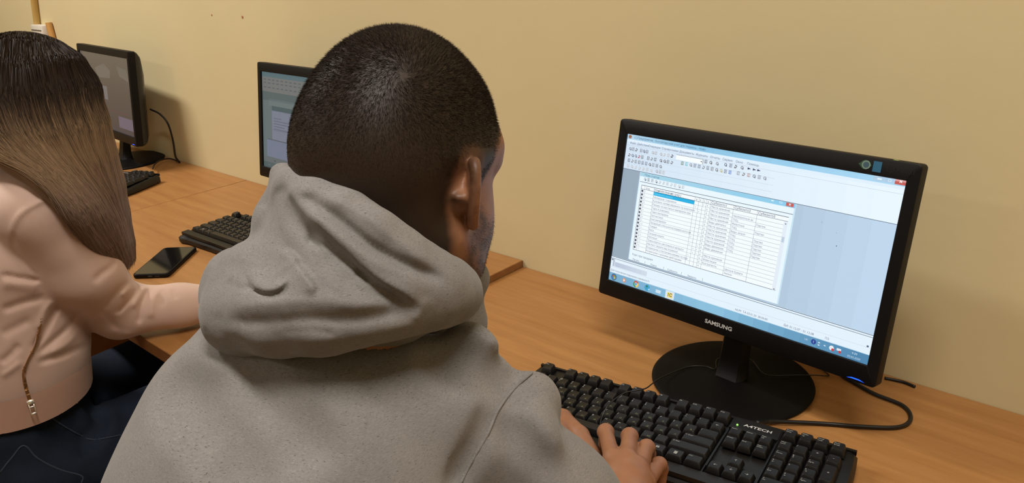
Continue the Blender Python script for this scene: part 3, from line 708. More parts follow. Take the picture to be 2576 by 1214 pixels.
# ================================================================== sculpting with distance fields
class Field:
    def __init__(s, lo, hi, h):
        s.lo = np.array(lo, float); s.h = h
        s.n = np.ceil((np.array(hi) - s.lo) / h).astype(int) + 1
        s.F = np.full(s.n, .08, np.float32)
        s.ax = [(s.lo[i] + h * np.arange(s.n[i])).astype(np.float32) for i in range(3)]
    def sub(s, lo, hi):
        a = np.maximum(np.floor((np.array(lo) - s.lo) / s.h).astype(int), 0)
        b = np.minimum(np.ceil((np.array(hi) - s.lo) / s.h).astype(int) + 1, s.n)
        if np.any(b <= a): return None, None
        sl = tuple(slice(a[i], b[i]) for i in range(3))
        g = (s.ax[0][a[0]:b[0], None, None], s.ax[1][None, a[1]:b[1], None], s.ax[2][None, None, a[2]:b[2]])
        return sl, g
    def _mix(s, sl, d, k, op):
        A = s.F[sl]
        if op == 'add':
            if k > 0:
                h = np.maximum(k - np.abs(A - d), 0) / k; s.F[sl] = np.minimum(A, d) - h * h * k * .25
            else: s.F[sl] = np.minimum(A, d)
        else:
            d = -d
            if k > 0:
                h = np.maximum(k - np.abs(A - d), 0) / k; s.F[sl] = np.maximum(A, d) + h * h * k * .25
            else: s.F[sl] = np.maximum(A, d)
    def cap(s, a, b, ra, rb, k=.01, op='add', sc=(1, 1, 1)):
        a = np.array(a, float); b = np.array(b, float); m = max(ra, rb) * max(sc) + k + .012
        sl, g = s.sub(np.minimum(a, b) - m, np.maximum(a, b) + m)
        if sl is None: return
        S = np.array(sc, float); c = a
        p = [(g[i] - c[i]) / S[i] for i in range(3)]; ab = (b - a) / S; L = float(ab @ ab) + 1e-12
        t = np.clip((p[0] * ab[0] + p[1] * ab[1] + p[2] * ab[2]) / L, 0, 1)
        d = np.sqrt((p[0] - t * ab[0]) ** 2 + (p[1] - t * ab[1]) ** 2 + (p[2] - t * ab[2]) ** 2) - (ra + t * (rb - ra))
        s._mix(sl, (d * S.min()).astype(np.float32), k, op)
    def chain(s, P, k=.01, op='add', sc=(1, 1, 1)):
        for q, w in zip(P[:-1], P[1:]): s.cap(q[:3], w[:3], q[3], w[3], k, op, sc)
    def ell(s, c, r, k=.01, op='add', R=None):
        c = np.array(c, float); r = np.array(r, float); m = r.max() + k + .01
        sl, g = s.sub(c - m, c + m)
        if sl is None: return
        p = [g[i] - c[i] for i in range(3)]
        if R is not None: p = [p[0] * R[0][i] + p[1] * R[1][i] + p[2] * R[2][i] for i in range(3)]
        k0 = np.sqrt((p[0] / r[0]) ** 2 + (p[1] / r[1]) ** 2 + (p[2] / r[2]) ** 2)
        k1 = np.sqrt((p[0] / r[0] ** 2) ** 2 + (p[1] / r[1] ** 2) ** 2 + (p[2] / r[2] ** 2) ** 2) + 1e-9
        s._mix(sl, (k0 * (k0 - 1) / k1).astype(np.float32), k, op)
    def value(s, P):
        q = (np.atleast_2d(P) - s.lo) / s.h; i = np.floor(q).astype(int); f = q - i
        i = np.clip(i, 0, s.n - 2); v = 0
        for dx in (0, 1):
            for dy in (0, 1):
                for dz in (0, 1):
                    wgt = (f[:, 0] if dx else 1 - f[:, 0]) * (f[:, 1] if dy else 1 - f[:, 1]) * (f[:, 2] if dz else 1 - f[:, 2])
                    v = v + wgt * s.F[i[:, 0] + dx, i[:, 1] + dy, i[:, 2] + dz]
        return v
    def hit(s, px, py, d0=.3, d1=2.2):
        """first surface point met when looking at a spot of the photograph"""
        t = np.arange(d0, d1, .001); P = CAM + ray(px, py) * t[:, None]
        ok = np.all((P > s.lo) & (P < s.lo + s.h * (s.n - 1)), axis=1)
        v = np.where(ok, s.value(np.where(ok[:, None], P, s.lo + s.h)), 1); j = np.argmax(v < 0)
        return P[j] if v[j] < 0 else None
    def stroke(s, pts, r, amt, k=.01, n=5, flat=1.0):
        """fold along a path drawn over the surface: amt > 0 raises a ridge, amt < 0 presses a crease"""
        Q = []
        path = spline([(a[0], a[1], a[2] if len(a) > 2 else 1.0) for a in pts], n)
        for x, y, wgt in path:
            h = s.hit(x, y)
            if h is None: continue
            v = ray(x, y); v = v / np.linalg.norm(v); rr = r * max(wgt, .05)
            off = (rr - amt * max(wgt, .05)) if amt > 0 else -(rr + amt * max(wgt, .05))
            Q.append((*(h + v * off), rr))
        if len(Q) > 1: s.chain(Q, k, 'add' if amt > 0 else 'cut')
    def blur(s, n=1):
        for _ in range(n):
            F = s.F
            for a in range(3):
                F = np.concatenate([F.take([0], a), F, F.take([-1], a)], a)
                sl = lambda u, v: tuple(slice(u, v) if i == a else slice(None) for i in range(3))
                F = .25 * F[sl(0, -2)] + .5 * F[sl(1, -1)] + .25 * F[sl(2, None)]
            s.F = F
    def mesh(s, keep=None):
        """naive surface nets"""
        F = s.F; neg = F < 0; cnt = np.zeros(np.array(F.shape) - 1, np.int8)
        for dx in (0, 1):
            for dy in (0, 1):
                for dz in (0, 1):
                    cnt += neg[dx:F.shape[0] - 1 + dx, dy:F.shape[1] - 1 + dy, dz:F.shape[2] - 1 + dz]
        act = (cnt > 0) & (cnt < 8); I = np.argwhere(act); idx = np.full(act.shape, -1, np.int64); idx[act] = np.arange(len(I))
        corner = [(a, b, c) for a in (0, 1) for b in (0, 1) for c in (0, 1)]
        val = {c: F[I[:, 0] + c[0], I[:, 1] + c[1], I[:, 2] + c[2]] for c in corner}
        S = np.zeros((len(I), 3)); N = np.zeros(len(I))
        for c in corner:
            for a in range(3):
                if c[a] == 0:
                    e = list(c); e[a] = 1; e = tuple(e); v0, v1 = val[c], val[e]; m = (v0 < 0) != (v1 < 0)
                    t = np.where(m, v0 / np.where(v0 - v1 == 0, 1, v0 - v1), 0)
                    p = np.repeat(np.array([c], float), len(I), 0); p[:, a] = t
                    S += p * m[:, None]; N += m
        V = s.lo + (I + S / np.maximum(N, 1)[:, None]) * s.h
        Q = []
        for a in range(3):
            b_, c_ = (a + 1) % 3, (a + 2) % 3
            n0 = neg.take(range(F.shape[a] - 1), a); n1 = neg.take(range(1, F.shape[a]), a)
            for sgn, m in ((1, n0 & ~n1), (0, ~n0 & n1)):
                E_ = np.argwhere(m); E_ = E_[(E_[:, b_] > 0) & (E_[:, c_] > 0) & (E_[:, b_] < F.shape[b_] - 1) & (E_[:, c_] < F.shape[c_] - 1)]
                def at(db, dc):
                    e = E_.copy(); e[:, b_] -= db; e[:, c_] -= dc; return idx[e[:, 0], e[:, 1], e[:, 2]]
                q = np.stack([at(1, 1), at(0, 1), at(0, 0), at(1, 0)], 1)
                Q.append(q if sgn else q[:, ::-1])
        Q = np.concatenate(Q); Q = Q[np.all(Q >= 0, 1)]
        if keep is not None:
            ok = keep(V); Q = Q[np.all(ok[Q], 1)]; used = np.zeros(len(V), bool); used[Q.ravel()] = True
            re = np.cumsum(used) - 1; V = V[used]; Q = re[Q]
        return V, Q

def np_mesh(name, parts, mats, parent=None, attrs=None):
    """parts: list of (V, Q, material index) joined into one mesh"""
    Vs, Qs, Ms = [], [], []; n = 0
    for V, Q, mi in parts:
        Vs.append(V); Qs.append(Q + n); Ms.append(np.full(len(Q), mi)); n += len(V)
    V = np.concatenate(Vs); me = bpy.data.meshes.new(name)
    nl = sum(q.size for q in Qs); me.vertices.add(len(V)); me.vertices.foreach_set('co', V.astype(np.float32).ravel())
    me.loops.add(nl); me.loops.foreach_set('vertex_index', np.concatenate([q.ravel() for q in Qs]).astype(np.int32))
    tot = np.concatenate([np.full(len(q), q.shape[1]) for q in Qs]); me.polygons.add(len(tot))
    me.polygons.foreach_set('loop_start', np.concatenate([[0], np.cumsum(tot)[:-1]]).astype(np.int32))
    me.polygons.foreach_set('loop_total', tot.astype(np.int32))
    me.polygons.foreach_set('material_index', np.concatenate(Ms).astype(np.int32))
    me.polygons.foreach_set('use_smooth', np.ones(len(tot), bool))
    for m in mats: me.materials.append(m)
    for k_, a in (attrs or {}).items():
        at = me.attributes.new(k_, 'FLOAT_COLOR' if a.ndim == 2 else 'FLOAT', 'POINT')
        at.data.foreach_set('color' if a.ndim == 2 else 'value', a.astype(np.float32).ravel())
    me.update(); me.validate()
    return link_obj(name, me, parent)
def relax(V, Q, n=2, lam=.5):
    """a little smoothing along the surface"""
    for _ in range(n):
        S = np.zeros_like(V); C = np.zeros(len(V))
        for a, b_ in ((0, 1), (1, 2), (2, 3), (3, 0)):
            for i, j in ((a, b_), (b_, a)):
                np.add.at(S, Q[:, i], V[Q[:, j]]); np.add.at(C, Q[:, i], 1)
        V = V + lam * (S / np.maximum(C, 1)[:, None] - V)
    return V
def noise3(P, scale, seed=0, octaves=2):
    """smooth value noise"""
    r = np.random.default_rng(seed); G = r.random((32, 32, 32)); out = 0; amp = 1; tot = 0
    for o in range(octaves):
        q = P * scale + 17.3 * (o + 1); i = np.floor(q).astype(int); f = q - i; f = f * f * (3 - 2 * f); v = 0
        for dx in (0, 1):
            for dy in (0, 1):
                for dz in (0, 1):
                    v = v + (f[:, 0] if dx else 1 - f[:, 0]) * (f[:, 1] if dy else 1 - f[:, 1]) * (f[:, 2] if dz else 1 - f[:, 2]) * G[(i[:, 0] + dx) % 32, (i[:, 1] + dy) % 32, (i[:, 2] + dz) % 32]
        out = out + amp * v; tot += amp; amp *= .5; scale *= 2.03
    return out / tot - .5
def v_normals(V, Q):
    N = np.zeros_like(V); fn = np.cross(V[Q[:, 2]] - V[Q[:, 0]], V[Q[:, 3]] - V[Q[:, 1]])
    for i in range(4): np.add.at(N, Q[:, i], fn)
    return N / (np.linalg.norm(N, axis=1)[:, None] + 1e-12)
def frame_of(c, yaw, pitch, roll=0, s=1.0):
    M = Matrix.Translation(c) @ Matrix.Rotation(yaw, 4, 'Z') @ Matrix.Rotation(pitch, 4, 'X') @ Matrix.Rotation(roll, 4, 'Y')
    A = np.array(M); A[:3, :3] *= s; return A
def T_(A, P): P = np.atleast_2d(np.array(P, float)); return P @ A[:3, :3].T + A[:3, 3]

# ------------------------------------------------------------------ cloth, skin and hair materials
def heather(name, base, dark, light, s=1.0):
    m = new_mat(name, base, .95, .1, sheen=.12); b = bsdf(m)
    mp = obj_coords(m, (110, 110, 620), (.25, .2, 0))
    n1 = nd(m, 'ShaderNodeTexNoise', Scale=1.0 * s, Detail=3.0, Roughness=.7); lk(m, mp, 'Vector', n1, 'Vector')
    mp2 = obj_coords(m, (160, 160, 900), (-.35, .3, .4))
    n2 = nd(m, 'ShaderNodeTexNoise', Scale=1.0 * s, Detail=2.0, Roughness=.6); lk(m, mp2, 'Vector', n2, 'Vector')
    mp3 = obj_coords(m, (1, 1, 1)); n3 = nd(m, 'ShaderNodeTexNoise', Scale=34.0, Detail=3.0); lk(m, mp3, 'Vector', n3, 'Vector')
    r1 = ramp(m, [(.0, tuple(c * .84 for c in base[:3]) + (1,)), (.42, tuple(c * .93 for c in base[:3]) + (1,)), (.62, tuple(min(c * 1.08, 1) for c in base[:3]) + (1,))]); lk(m, n1, 'Fac', r1, 'Fac')
    rd = ramp(m, [(.31, (1, 1, 1, 1)), (.375, (0, 0, 0, 1))]); lk(m, n2, 'Fac', rd, 'Fac')
    rl = ramp(m, [(.63, (0, 0, 0, 1)), (.71, (1, 1, 1, 1))]); lk(m, n2, 'Fac', rl, 'Fac')
    mixd = nd(m, 'ShaderNodeMix', data_type='RGBA'); lk(m, r1, 'Color', mixd, 6); mixd.inputs[7].default_value = dark
    f1 = nd(m, 'ShaderNodeMath', operation='MULTIPLY'); f1.inputs[1].default_value = .75; lk(m, rd, 'Color', f1, 0); lk(m, f1, 'Value', mixd, 0)
    mixl = nd(m, 'ShaderNodeMix', data_type='RGBA'); lk(m, mixd, 2, mixl, 6); mixl.inputs[7].default_value = light
    f2 = nd(m, 'ShaderNodeMath', operation='MULTIPLY'); f2.inputs[1].default_value = .6; lk(m, rl, 'Color', f2, 0); lk(m, f2, 'Value', mixl, 0); f2.inputs[1].default_value = .38; f1.inputs[1].default_value = .62
    mv = nd(m, 'ShaderNodeMix', data_type='RGBA', blend_type='MULTIPLY'); mv.inputs[0].default_value = 1
    r3 = ramp(m, [(.3, (.93, .93, .94, 1)), (.7, (1.03, 1.02, 1.0, 1))]); lk(m, n3, 'Fac', r3, 'Fac'); lk(m, mixl, 2, mv, 6); lk(m, r3, 'Color', mv, 7); lk(m, mv, 2, b, 'Base Color')
    wv = nd(m, 'ShaderNodeTexNoise', Scale=1.0, Detail=1.0); mp4 = obj_coords(m, (900, 900, 1500), (.25, .2, 0)); lk(m, mp4, 'Vector', wv, 'Vector')
    ad = nd(m, 'ShaderNodeMath', operation='ADD'); lk(m, wv, 'Fac', ad, 0); lk(m, n1, 'Fac', ad, 1)
    add_bump(m, ad, 'Value', .25, .0003)
    return m
M_hood = heather('grey_heather_fleece', srgb(130, 127, 126), srgb(52, 49, 52), srgb(176, 172, 168), 2.8)
M_pink = new_mat('pale_pink_velour', srgb(204, 174, 160), .8, .15, sheen=.35); fine_bump(M_pink, 500, .2, .0004)
M_rib = new_mat('pink_ribbing', srgb(190, 152, 134), .85, .1, sheen=.2)
def denim(name, c1, c2):
    m = new_mat(name, c1, .85, .15); mp = obj_coords(m, (1, 1, 1)); n = nd(m, 'ShaderNodeTexNoise', Scale=14.0, Detail=4.0); lk(m, mp, 'Vector', n, 'Vector')
    r = ramp(m, [(.35, c2), (.7, c1)]); lk(m, n, 'Fac', r, 'Fac'); lk(m, r, 'Color', bsdf(m), 'Base Color')
    n2 = nd(m, 'ShaderNodeTexNoise', Scale=900.0, Detail=1.0); lk(m, mp, 'Vector', n2, 'Vector'); add_bump(m, n2, 'Fac', .35, .0006); return m
M_jean = denim('dark_blue_denim', srgb(33, 42, 57), srgb(24, 31, 43))
M_jean2 = denim('black_trousers', srgb(36, 36, 40), srgb(28, 28, 32))
def skin_mat(name, col, attr=True):
    m = new_mat(name, col, .5, .4); b = bsdf(m)
    b.inputs['Subsurface Weight'].default_value = .08; b.inputs['Subsurface Radius'].default_value = (.012, .005, .003); b.inputs['Subsurface Scale'].default_value = .5
    mp = obj_coords(m); n = nd(m, 'ShaderNodeTexNoise', Scale=60.0, Detail=4.0); lk(m, mp, 'Vector', n, 'Vector')
    r = ramp(m, [(.3, tuple(c * q for c, q in zip(col[:3], (.93, .86, .84))) + (1,)), (.7, tuple(min(1, c * 1.05) for c in col[:3]) + (1,))]); lk(m, n, 'Fac', r, 'Fac')
    if attr:
        at = nd(m, 'ShaderNodeAttribute'); at.attribute_name = 'tint'; mx = nd(m, 'ShaderNodeMix', data_type='RGBA')
        lk(m, at, 'Alpha', mx, 0); lk(m, r, 'Color', mx, 6); lk(m, at, 'Color', mx, 7); lk(m, mx, 2, b, 'Base Color')
    else: lk(m, r, 'Color', b, 'Base Color')
    n2 = nd(m, 'ShaderNodeTexNoise', Scale=700.0, Detail=2.0); lk(m, mp, 'Vector', n2, 'Vector'); add_bump(m, n2, 'Fac', .25, .0004)
    return m
M_skin = skin_mat('skin', srgb(146, 102, 74))
M_skin2 = skin_mat('fair_skin', srgb(226, 170, 142))
def hair_mat(name, rough=.45):
    m = new_mat(name, (.02, .015, .01, 1), rough, .10); at = nd(m, 'ShaderNodeAttribute'); at.attribute_name = 'tint'; lk(m, at, 'Color', bsdf(m), 'Base Color'); return m
M_hair = hair_mat('short_hair', .62); M_hair2 = hair_mat('long_hair', .6)

# ------------------------------------------------------------------ head (local: x right, y forward, z up, 0 between the ears)
def sculpt_head(A, h, ears=True, fem=False):
    s = float(np.linalg.norm(A[:3, 0]))
    pts = T_(A, [(x, y, z) for x in (-.11, .11) for y in (-.14, .15) for z in (-.2, .15)])
    f = Field(pts.min(0), pts.max(0), h)
    E = lambda c, r, k=.012, op='add': f.ell(T_(A, c)[0], np.array(r) * s, k * s, op, A[:3, :3] / s)
    C = lambda P, k=.01, op='add': f.chain([(*T_(A, p[:3])[0], p[3] * s) for p in P], k * s, op)
    E((0, -.011, .034), (.0765, .0950, .0945)); E((0, -.045, .012), (.071, .068, .074), .02)
    E((0, .028, .025), (.067, .068, .074), .02)
    E((0, .040, -.045), (.056, .052, .070), .02)
    E((0, .0, -.04), (.064, .06, .06), .03)
    for sx in (-1, 1):
        C([(sx * .060, -.002, -.055, .016), (sx * .050, .03, -.088, .015), (sx * .018, .076, -.108, .015)], .02)
        E((sx * .040, .040, -.052), (.022, .040, .046), .03)
        C([(sx * .050, .066, .016, .011), (sx * .03, .084, .016, .011), (0, .090, .010, .010)], .014)
        C([(sx * .062, .01, .02, .014), (sx * .058, .05, .03, .012)], .02)
        E((sx * .031, .099, -.008), (.015, .013, .012), .014, 'cut')
        E((sx * .031, .077, -.009), (.0135, .0125, .0115), .003)
        C([(sx * .012, .098, -.042, .008), (sx * .007, .104, -.044, .007)], .006)
    C([(0, .092, .004, .008), (0, .106, -.022, .009), (0, .113, -.038, .0105)], .012)
    E((0, .086, -.070), (.026, .016, .016), .015)
    E((0, .100, -.064), (.023, .006, .0045), .004); E((0, .098, -.073), (.019, .007, .005), .004)
    E((0, .084, -.106), (.02, .016, .015), .014)
    C([(0, -.030, -.05, .056 if not fem else .047), (0, -.040, -.12, .054 if not fem else .046), (0, -.040, -.20, .050 if not fem else .048)], .025)
    if ears:
        for sx in (-1, 1):
            base = np.array([sx * .0735, .010, -.012]); a = math.radians(44)
            e1 = np.array([sx * math.sin(a), -math.cos(a), 0]); e2 = np.array([0, -.14, .99]); nrm = -np.cross(e1, e2) * sx   # points outward/forward
            q = lambda u, v, o=0: base + e1 * u + e2 * v + nrm * o
            pl = [(.002, .004, .002, .0032), (.005, .017, .001, .0036), (.011, .0265, 0, .0040), (.019, .0295, 0, .0042), (.0265, .0255, 0, .0042), (.0305, .016, 0, .0041), (.0312, .004, 0, .0039), (.0285, -.009, 0, .0037), (.022, -.019, 0, .0040), (.0145, -.0265, 0, .0046), (.009, -.0265, 0, .0044)]
            pl = spline(pl, 4); C([(*q(u, v, o), r) for u, v, o, r in pl], .002)
            C([(*q(.008, -.026), .0048), (*q(.004, -.016), .004)], .004)
            R3 = np.stack([e1, e2, nrm / np.linalg.norm(nrm)])          # rows: ear axes
            f.ell(T_(A, q(.0165, .002, -.0035))[0], np.array([.0150, .0265, .0030]) * s, .003 * s, 'add', A[:3, :3] / s @ R3.T)
            C([(*q(.010, .021, .001), .0028), (*q(.0205, .012, .0012), .003), (*q(.0225, -.001, .0012), .003), (*q(.017, -.012, .0005), .003)], .003)
            E(q(.007, -.001, -.010), (.009, .014, .014), .008); E(q(.016, -.002, -.0075), (.007, .014, .005), .006)
            E(q(.001, -.004, .004), (.0045, .004, .006), .003)
            E(q(.0105, -.003, .006), (.0075, .0105, .007), .003, 'cut')
    return f
def sculpt_hand(f, wrist, mcps, fingers, thumb, rp=.0108, back=0, s=1.0):
    """palm from wrist to the four knuckles, separate fingers, thumb from the side of the palm"""
    wrist = np.array(wrist); mcps = [np.array(m) + (wrist - np.array(m)) * back for m in mcps]
    for i, m in enumerate(mcps):
        m = np.array(m); f.cap(wrist + (m - wrist) * .12, m, .017 * s, rp * s * (1, 1, .95, .85)[i], .012 * s)
    for a, b_ in zip(mcps[:-1], mcps[1:]):
        a, b_ = np.array(a), np.array(b_); f.cap(a * .68 + wrist * .32, b_ * .68 + wrist * .32, .0120 * s, .0115 * s, .008 * s)
    for m, fg, w_ in zip(mcps, fingers, (1, 1.03, .97, .86)):
        P = [m] + list(fg); rr = [.0098, .0090, .0082, .0074][:len(P)]
        for i in range(len(P) - 1):
            f.cap(P[i], P[i + 1], rr[i] * w_ * s, rr[i + 1] * w_ * s, .003 * s if i else .004 * s)
        f.ell(P[1], np.array([.0099] * 3) * w_ * s, .004 * s)
    for i in range(len(thumb) - 1):
        f.cap(thumb[i], thumb[i + 1], (.0165, .0115, .0105, .0088)[i] * s, (.0115, .0105, .0088, .008)[i] * s, (.014, .006, .004)[i] * s)

def strands(roots, dirs, lens, width, cols, curl=None, seg=2, view_tilt=None):
    """thin tapering blades, one per hair"""
    n = len(roots); r = np.random.default_rng(5)
    side = np.cross(dirs, r.normal(size=(n, 3))); side /= np.linalg.norm(side, axis=1)[:, None] + 1e-9
    P = [roots + dirs * (lens * t)[:, None] + (curl * (lens * t * t)[:, None] if curl is not None else 0) for t in np.linspace(0, 1, seg + 1)]
    V = []
    for i, p in enumerate(P[:-1]):
        w_ = width * (1 - .5 * i / seg); w_ = w_[:, None] if hasattr(w_, '__len__') else w_
        V += [p - side * w_ / 2, p + side * w_ / 2]
    V.append(P[-1]); K = len(V); V = np.stack(V, 1).reshape(-1, 3); b0 = np.arange(n)[:, None] * K; Q = []
    for i in range(seg - 1): Q.append(b0 + np.array([[2 * i, 2 * i + 1, 2 * i + 3, 2 * i + 2]]))
    Qs = np.concatenate(Q) if Q else np.zeros((0, 4), int); Tr = b0 + np.array([[K - 3, K - 2, K - 1]])
    return V, Qs, Tr, np.repeat(cols, K, 0)

def hair_amount(L):
    """how much close-cropped hair grows at a point of the man's head (local coordinates)"""
    x, y, z = L[:, 0], L[:, 1], L[:, 2]; ax_ = np.abs(x); sm = lambda a, b_, v: np.clip((v - a) / (b_ - a), 0, 1) ** 2 * (3 - 2 * np.clip((v - a) / (b_ - a), 0, 1))
    top = sm(.0, .045, z - np.where(y > .02, (y - .02) * .55, 0))                    # crown and sides above the ears
    front = 1 - sm(.074, .084, y + (z - .06) * -.10 + 0 * ax_)                       # hairline on the forehead
    front = np.minimum(front, np.where(ax_ > .04, 1 - sm(.046, .060, y - (z - .05) * .45), 1))
    back = sm(-.150, -.110, z + y * .30) * (1 - sm(-.020, -.004, y))                # nape
    side = sm(-.012, .012, z) * (1 - sm(.030, .042, y))                             # round the ears, temple, sideburn
    burn = sm(-.03, -.01, z) * (1 - sm(.028, .036, y)) * sm(.012, .018, y) * sm(.055, .062, ax_) * .8
    m = np.maximum.reduce([top, back * .95, side * .75, burn])
    around = 1 - np.exp(-(((y + .004) / .020) ** 2 + ((z + .010) / .036) ** 2)) * (ax_ > .05)   # bare skin right behind the ear
    return np.clip(m * front * np.clip(around + .15 * top, 0, 1), 0, 1)
def beard_amount(L):
    x, y, z = L[:, 0], L[:, 1], L[:, 2]; ax_ = np.abs(x); sm = lambda a, b_, v: np.clip((v - a) / (b_ - a), 0, 1)
    jaw = sm(.012, .028, y + (-.03 - z) * .25) * (1 - sm(-.048, -.034, z - np.maximum(0, .05 - y) * .9)) * sm(-.15, -.118, z + np.maximum(0, .05 - y) * .25)
    lips = np.exp(-((x / .022) ** 2 + ((z + .068) / .008) ** 2)) * (y > .08)
    return np.clip(jaw * (1 - lips) * .9, 0, 1)

# ================================================================== the man in the grey hoodie
HS_ = .875
_R = frame_of((0, 0, 0), math.radians(7), math.radians(-15), 0, HS_)
AH = _R.copy(); AH[:3, 3] = at_depth(1180, 490, .604) - _R[:3, :3] @ np.array([.083, -.006, -.012])
AHi = np.linalg.inv(AH)
fh = sculpt_head(AH, .0016)
Vh, Qh = fh.mesh(keep=lambda V: T_(AHi, V)[:, 2] > -.150); Vh = relax(Vh, Qh, 2, .4)

# right hand: knuckles seen over the sleeve; left hand: fingers lying beside it
fr = Field((-.07, -.62, .765), (.13, -.39, .88), .0013)
sculpt_hand(fr, (.088, -.565, .822),
            [(.016, -.494, .834), (.038, -.488, .841), (.059, -.489, .835), (.076, -.496, .823)],
            [[(-.0145, -.4565, .8185), (-.022, -.446, .802), (-.024, -.448, .784)],
             [(.0165, -.4515, .8225), (.011, -.440, .805), (.009, -.442, .784)],
             [(.0410, -.4525, .8180), (.038, -.442, .802), (.037, -.444, .782)],
             [(.0630, -.4600, .8090), (.061, -.450, .796), (.061, -.452, .780)]],
            [(.062, -.535, .812), (.036, -.530, .797), (.020, -.514, .788), (.012, -.498, .781)], back=.22)
fr.cap((.088, -.565, .822), (.098, -.60, .825), .0235, .026, .015, sc=(1.15, 1, .85))
fr.blur(1); Vr, Qr = fr.mesh(); Vr = relax(Vr, Qr, 1, .4)
fl = Field((-.20, -.56, .765), (.05, -.36, .88), .0014)
sculpt_hand(fl, (-.140, -.472, .808),
            [(-.070, -.4570, .8060), (-.066, -.4720, .7970), (-.070, -.4860, .7860), (-.078, -.4960, .7760)],
            [[(-.036, -.4710, .8020), (-.014, -.4840, .7970), (.000, -.4940, .7920)],
             [(-.032, -.4880, .7900), (-.010, -.5000, .7850), (.002, -.5080, .7800)],
             [(-.038, -.5020, .7770), (-.018, -.5120, .7720), (-.006, -.5180, .7670)],
             [(-.050, -.5080, .7670), (-.036, -.5150, .7640), (-.026, -.5200, .7610)]],
            [(-.120, -.458, .811), (-.082, -.435, .806), (-.045, -.445, .802), (-.014, -.461, .796)])
fl.cap((-.140, -.472, .808), (-.172, -.482, .812), .0225, .025, .015)
fl.blur(1); Vl, Ql = fl.mesh(); Vl = relax(Vl, Ql, 1, .4) + np.array([-.010, -.008, -.007])

SHR, SHL = (.055, -.757, 1.034), (-.172, -.775, 1.020)
ELR, ELL = (.172, -.672, .842), (-.235, -.600, .842)
WRR, WRL = (.094, -.585, .824), (-.165, -.478, .812)
# body core under the clothes
fb = Field((-.36, -1.22, .02), (.26, -.30, 1.16), .009)
fb.chain([(-.045, -1.0, .56, .115), (-.045, -.93, .75, .11), (-.045, -.84, .93, .09)], .04, sc=(1.25, 1, 1))
fb.chain([(*SHL, .03), (-.12, -.79, 1.025, .030), (-.04, -.785, 1.030, .035), (.03, -.785, 1.018, .026), (*SHR, .028)], .02)
fb.chain([(*SHR, .028), (*ELR, .033), (*WRR, .026)], .02); fb.chain([(*SHL, .04), (*ELL, .033), (*WRL, .026)], .02)
fb.chain([(-.045, -.77, 1.03, .03), (-.040, -.745, 1.10, .032)], .01)
LEGS = []
for sx in (-1, 1):
    hip = (-.045 + sx * .09, -1.0, .535); knee = (-.045 + sx * .12, -.55, .545); ank = (-.045 + sx * .12, -.50, .10)
    LEGS.append((hip, knee, ank)); fb.chain([(*hip, .072), (*knee, .05), (*ank, .035)], .03)
Vb, Qb = fb.mesh()
Lh = T_(AHi, Vh); hm = hair_amount(Lh); bm_ = beard_amount(Lh)
tint = np.zeros((len(Vh) + len(Vr) + len(Vl) + len(Vb), 4), np.float32)
hc = np.array(srgb(29, 22, 16)[:3]); bc = np.array(srgb(62, 46, 40)[:3])
pn = noise3(Vh, 160, 4, 2)
a1 = np.clip(hm * 1.35 + pn * .35 * (hm > .02), 0, 1) * .95; a2 = np.clip(bm_ * (.72 + pn * .9), 0, .85)
brow = np.exp(-(((np.abs(Lh[:, 0]) - .034) / .019) ** 2 + ((Lh[:, 2] - .0135 - .0) / .005) ** 2)) * (Lh[:, 1] > .06)
a3 = np.clip(brow * 1.3, 0, .95)
tot = np.maximum.reduce([a1, a2, a3]); tint[:len(Vh), 3] = tot
tint[:len(Vh), :3] = np.where((a2 > np.maximum(a1, a3))[:, None], bc, hc)
man = np_mesh('person', [(Vh, Qh, 0), (Vr, Qr, 0), (Vl, Ql, 0), (Vb, Qb, 0)], [M_skin], None, {'tint': tint})
tag(man, 'man with cropped dark hair seen from behind, in a grey hooded sweatshirt, typing', 'person')

# cropped hair: a thin felt of blades following the whorl at the crown, beard stubble
fa = Qh; cen = Vh[fa].mean(1); fn = np.cross(Vh[fa[:, 2]] - Vh[fa[:, 0]], Vh[fa[:, 3]] - Vh[fa[:, 1]]); area = np.linalg.norm(fn, axis=1) / 2; fn /= np.linalg.norm(fn, axis=1)[:, None]
Lc = T_(AHi, cen); wh = hair_amount(Lc); wb = beard_amount(Lc)
Rh = AH[:3, :3] / HS_
def scatter(weight, n, rg):
    p = area * weight; idx = rg.choice(len(p), n, p=p / p.sum()); w4 = rg.dirichlet((1, 1, 1, 1), n); return idx, (Vh[fa[idx]] * w4[:, :, None]).sum(1)
rg = np.random.default_rng(11)
idx, P = scatter(np.where(wh > .06, wh + .15, 0) * (~((np.abs(Lc[:, 0]) > .078) & (Lc[:, 2] < .03))), 170000, rg)
L = T_(AHi, P); N = fn[idx]; whorl = T_(AHi, fh.hit(1015, 190))[0]
d = L - whorl; d[:, 2] *= .9; Nl = N @ Rh; t = d - Nl * (d * Nl).sum(1)[:, None]; t /= np.linalg.norm(t, axis=1)[:, None] + 1e-6
sw = np.cross(Nl, t); near = np.exp(-np.linalg.norm(L - whorl, axis=1) / .03)[:, None]; t = t + sw * near * 1.2
front_ = np.clip((L[:, 1:2] + .01) / .05, 0, 1); t = t * (1 - .4 * front_) + np.array([.1, .75, .1]) * front_ * .6
dn = np.array([0, -.1, -1.0]); t = t + dn * np.clip((.03 - L[:, 2:3]) / .06, 0, 1) * .9
dirs = (t @ Rh.T) * .85 + N * .40 + rg.normal(size=P.shape) * .15; dirs /= np.linalg.norm(dirs, axis=1)[:, None]
hw_ = hair_amount(L); topz = np.clip((L[:, 2] + .045) / .13, 0, 1)
ln_ = (.0008 + .0045 * topz ** 1.3) * (.75 + .5 * rg.random(len(P))) * np.clip(hw_ + .35, .4, 1)
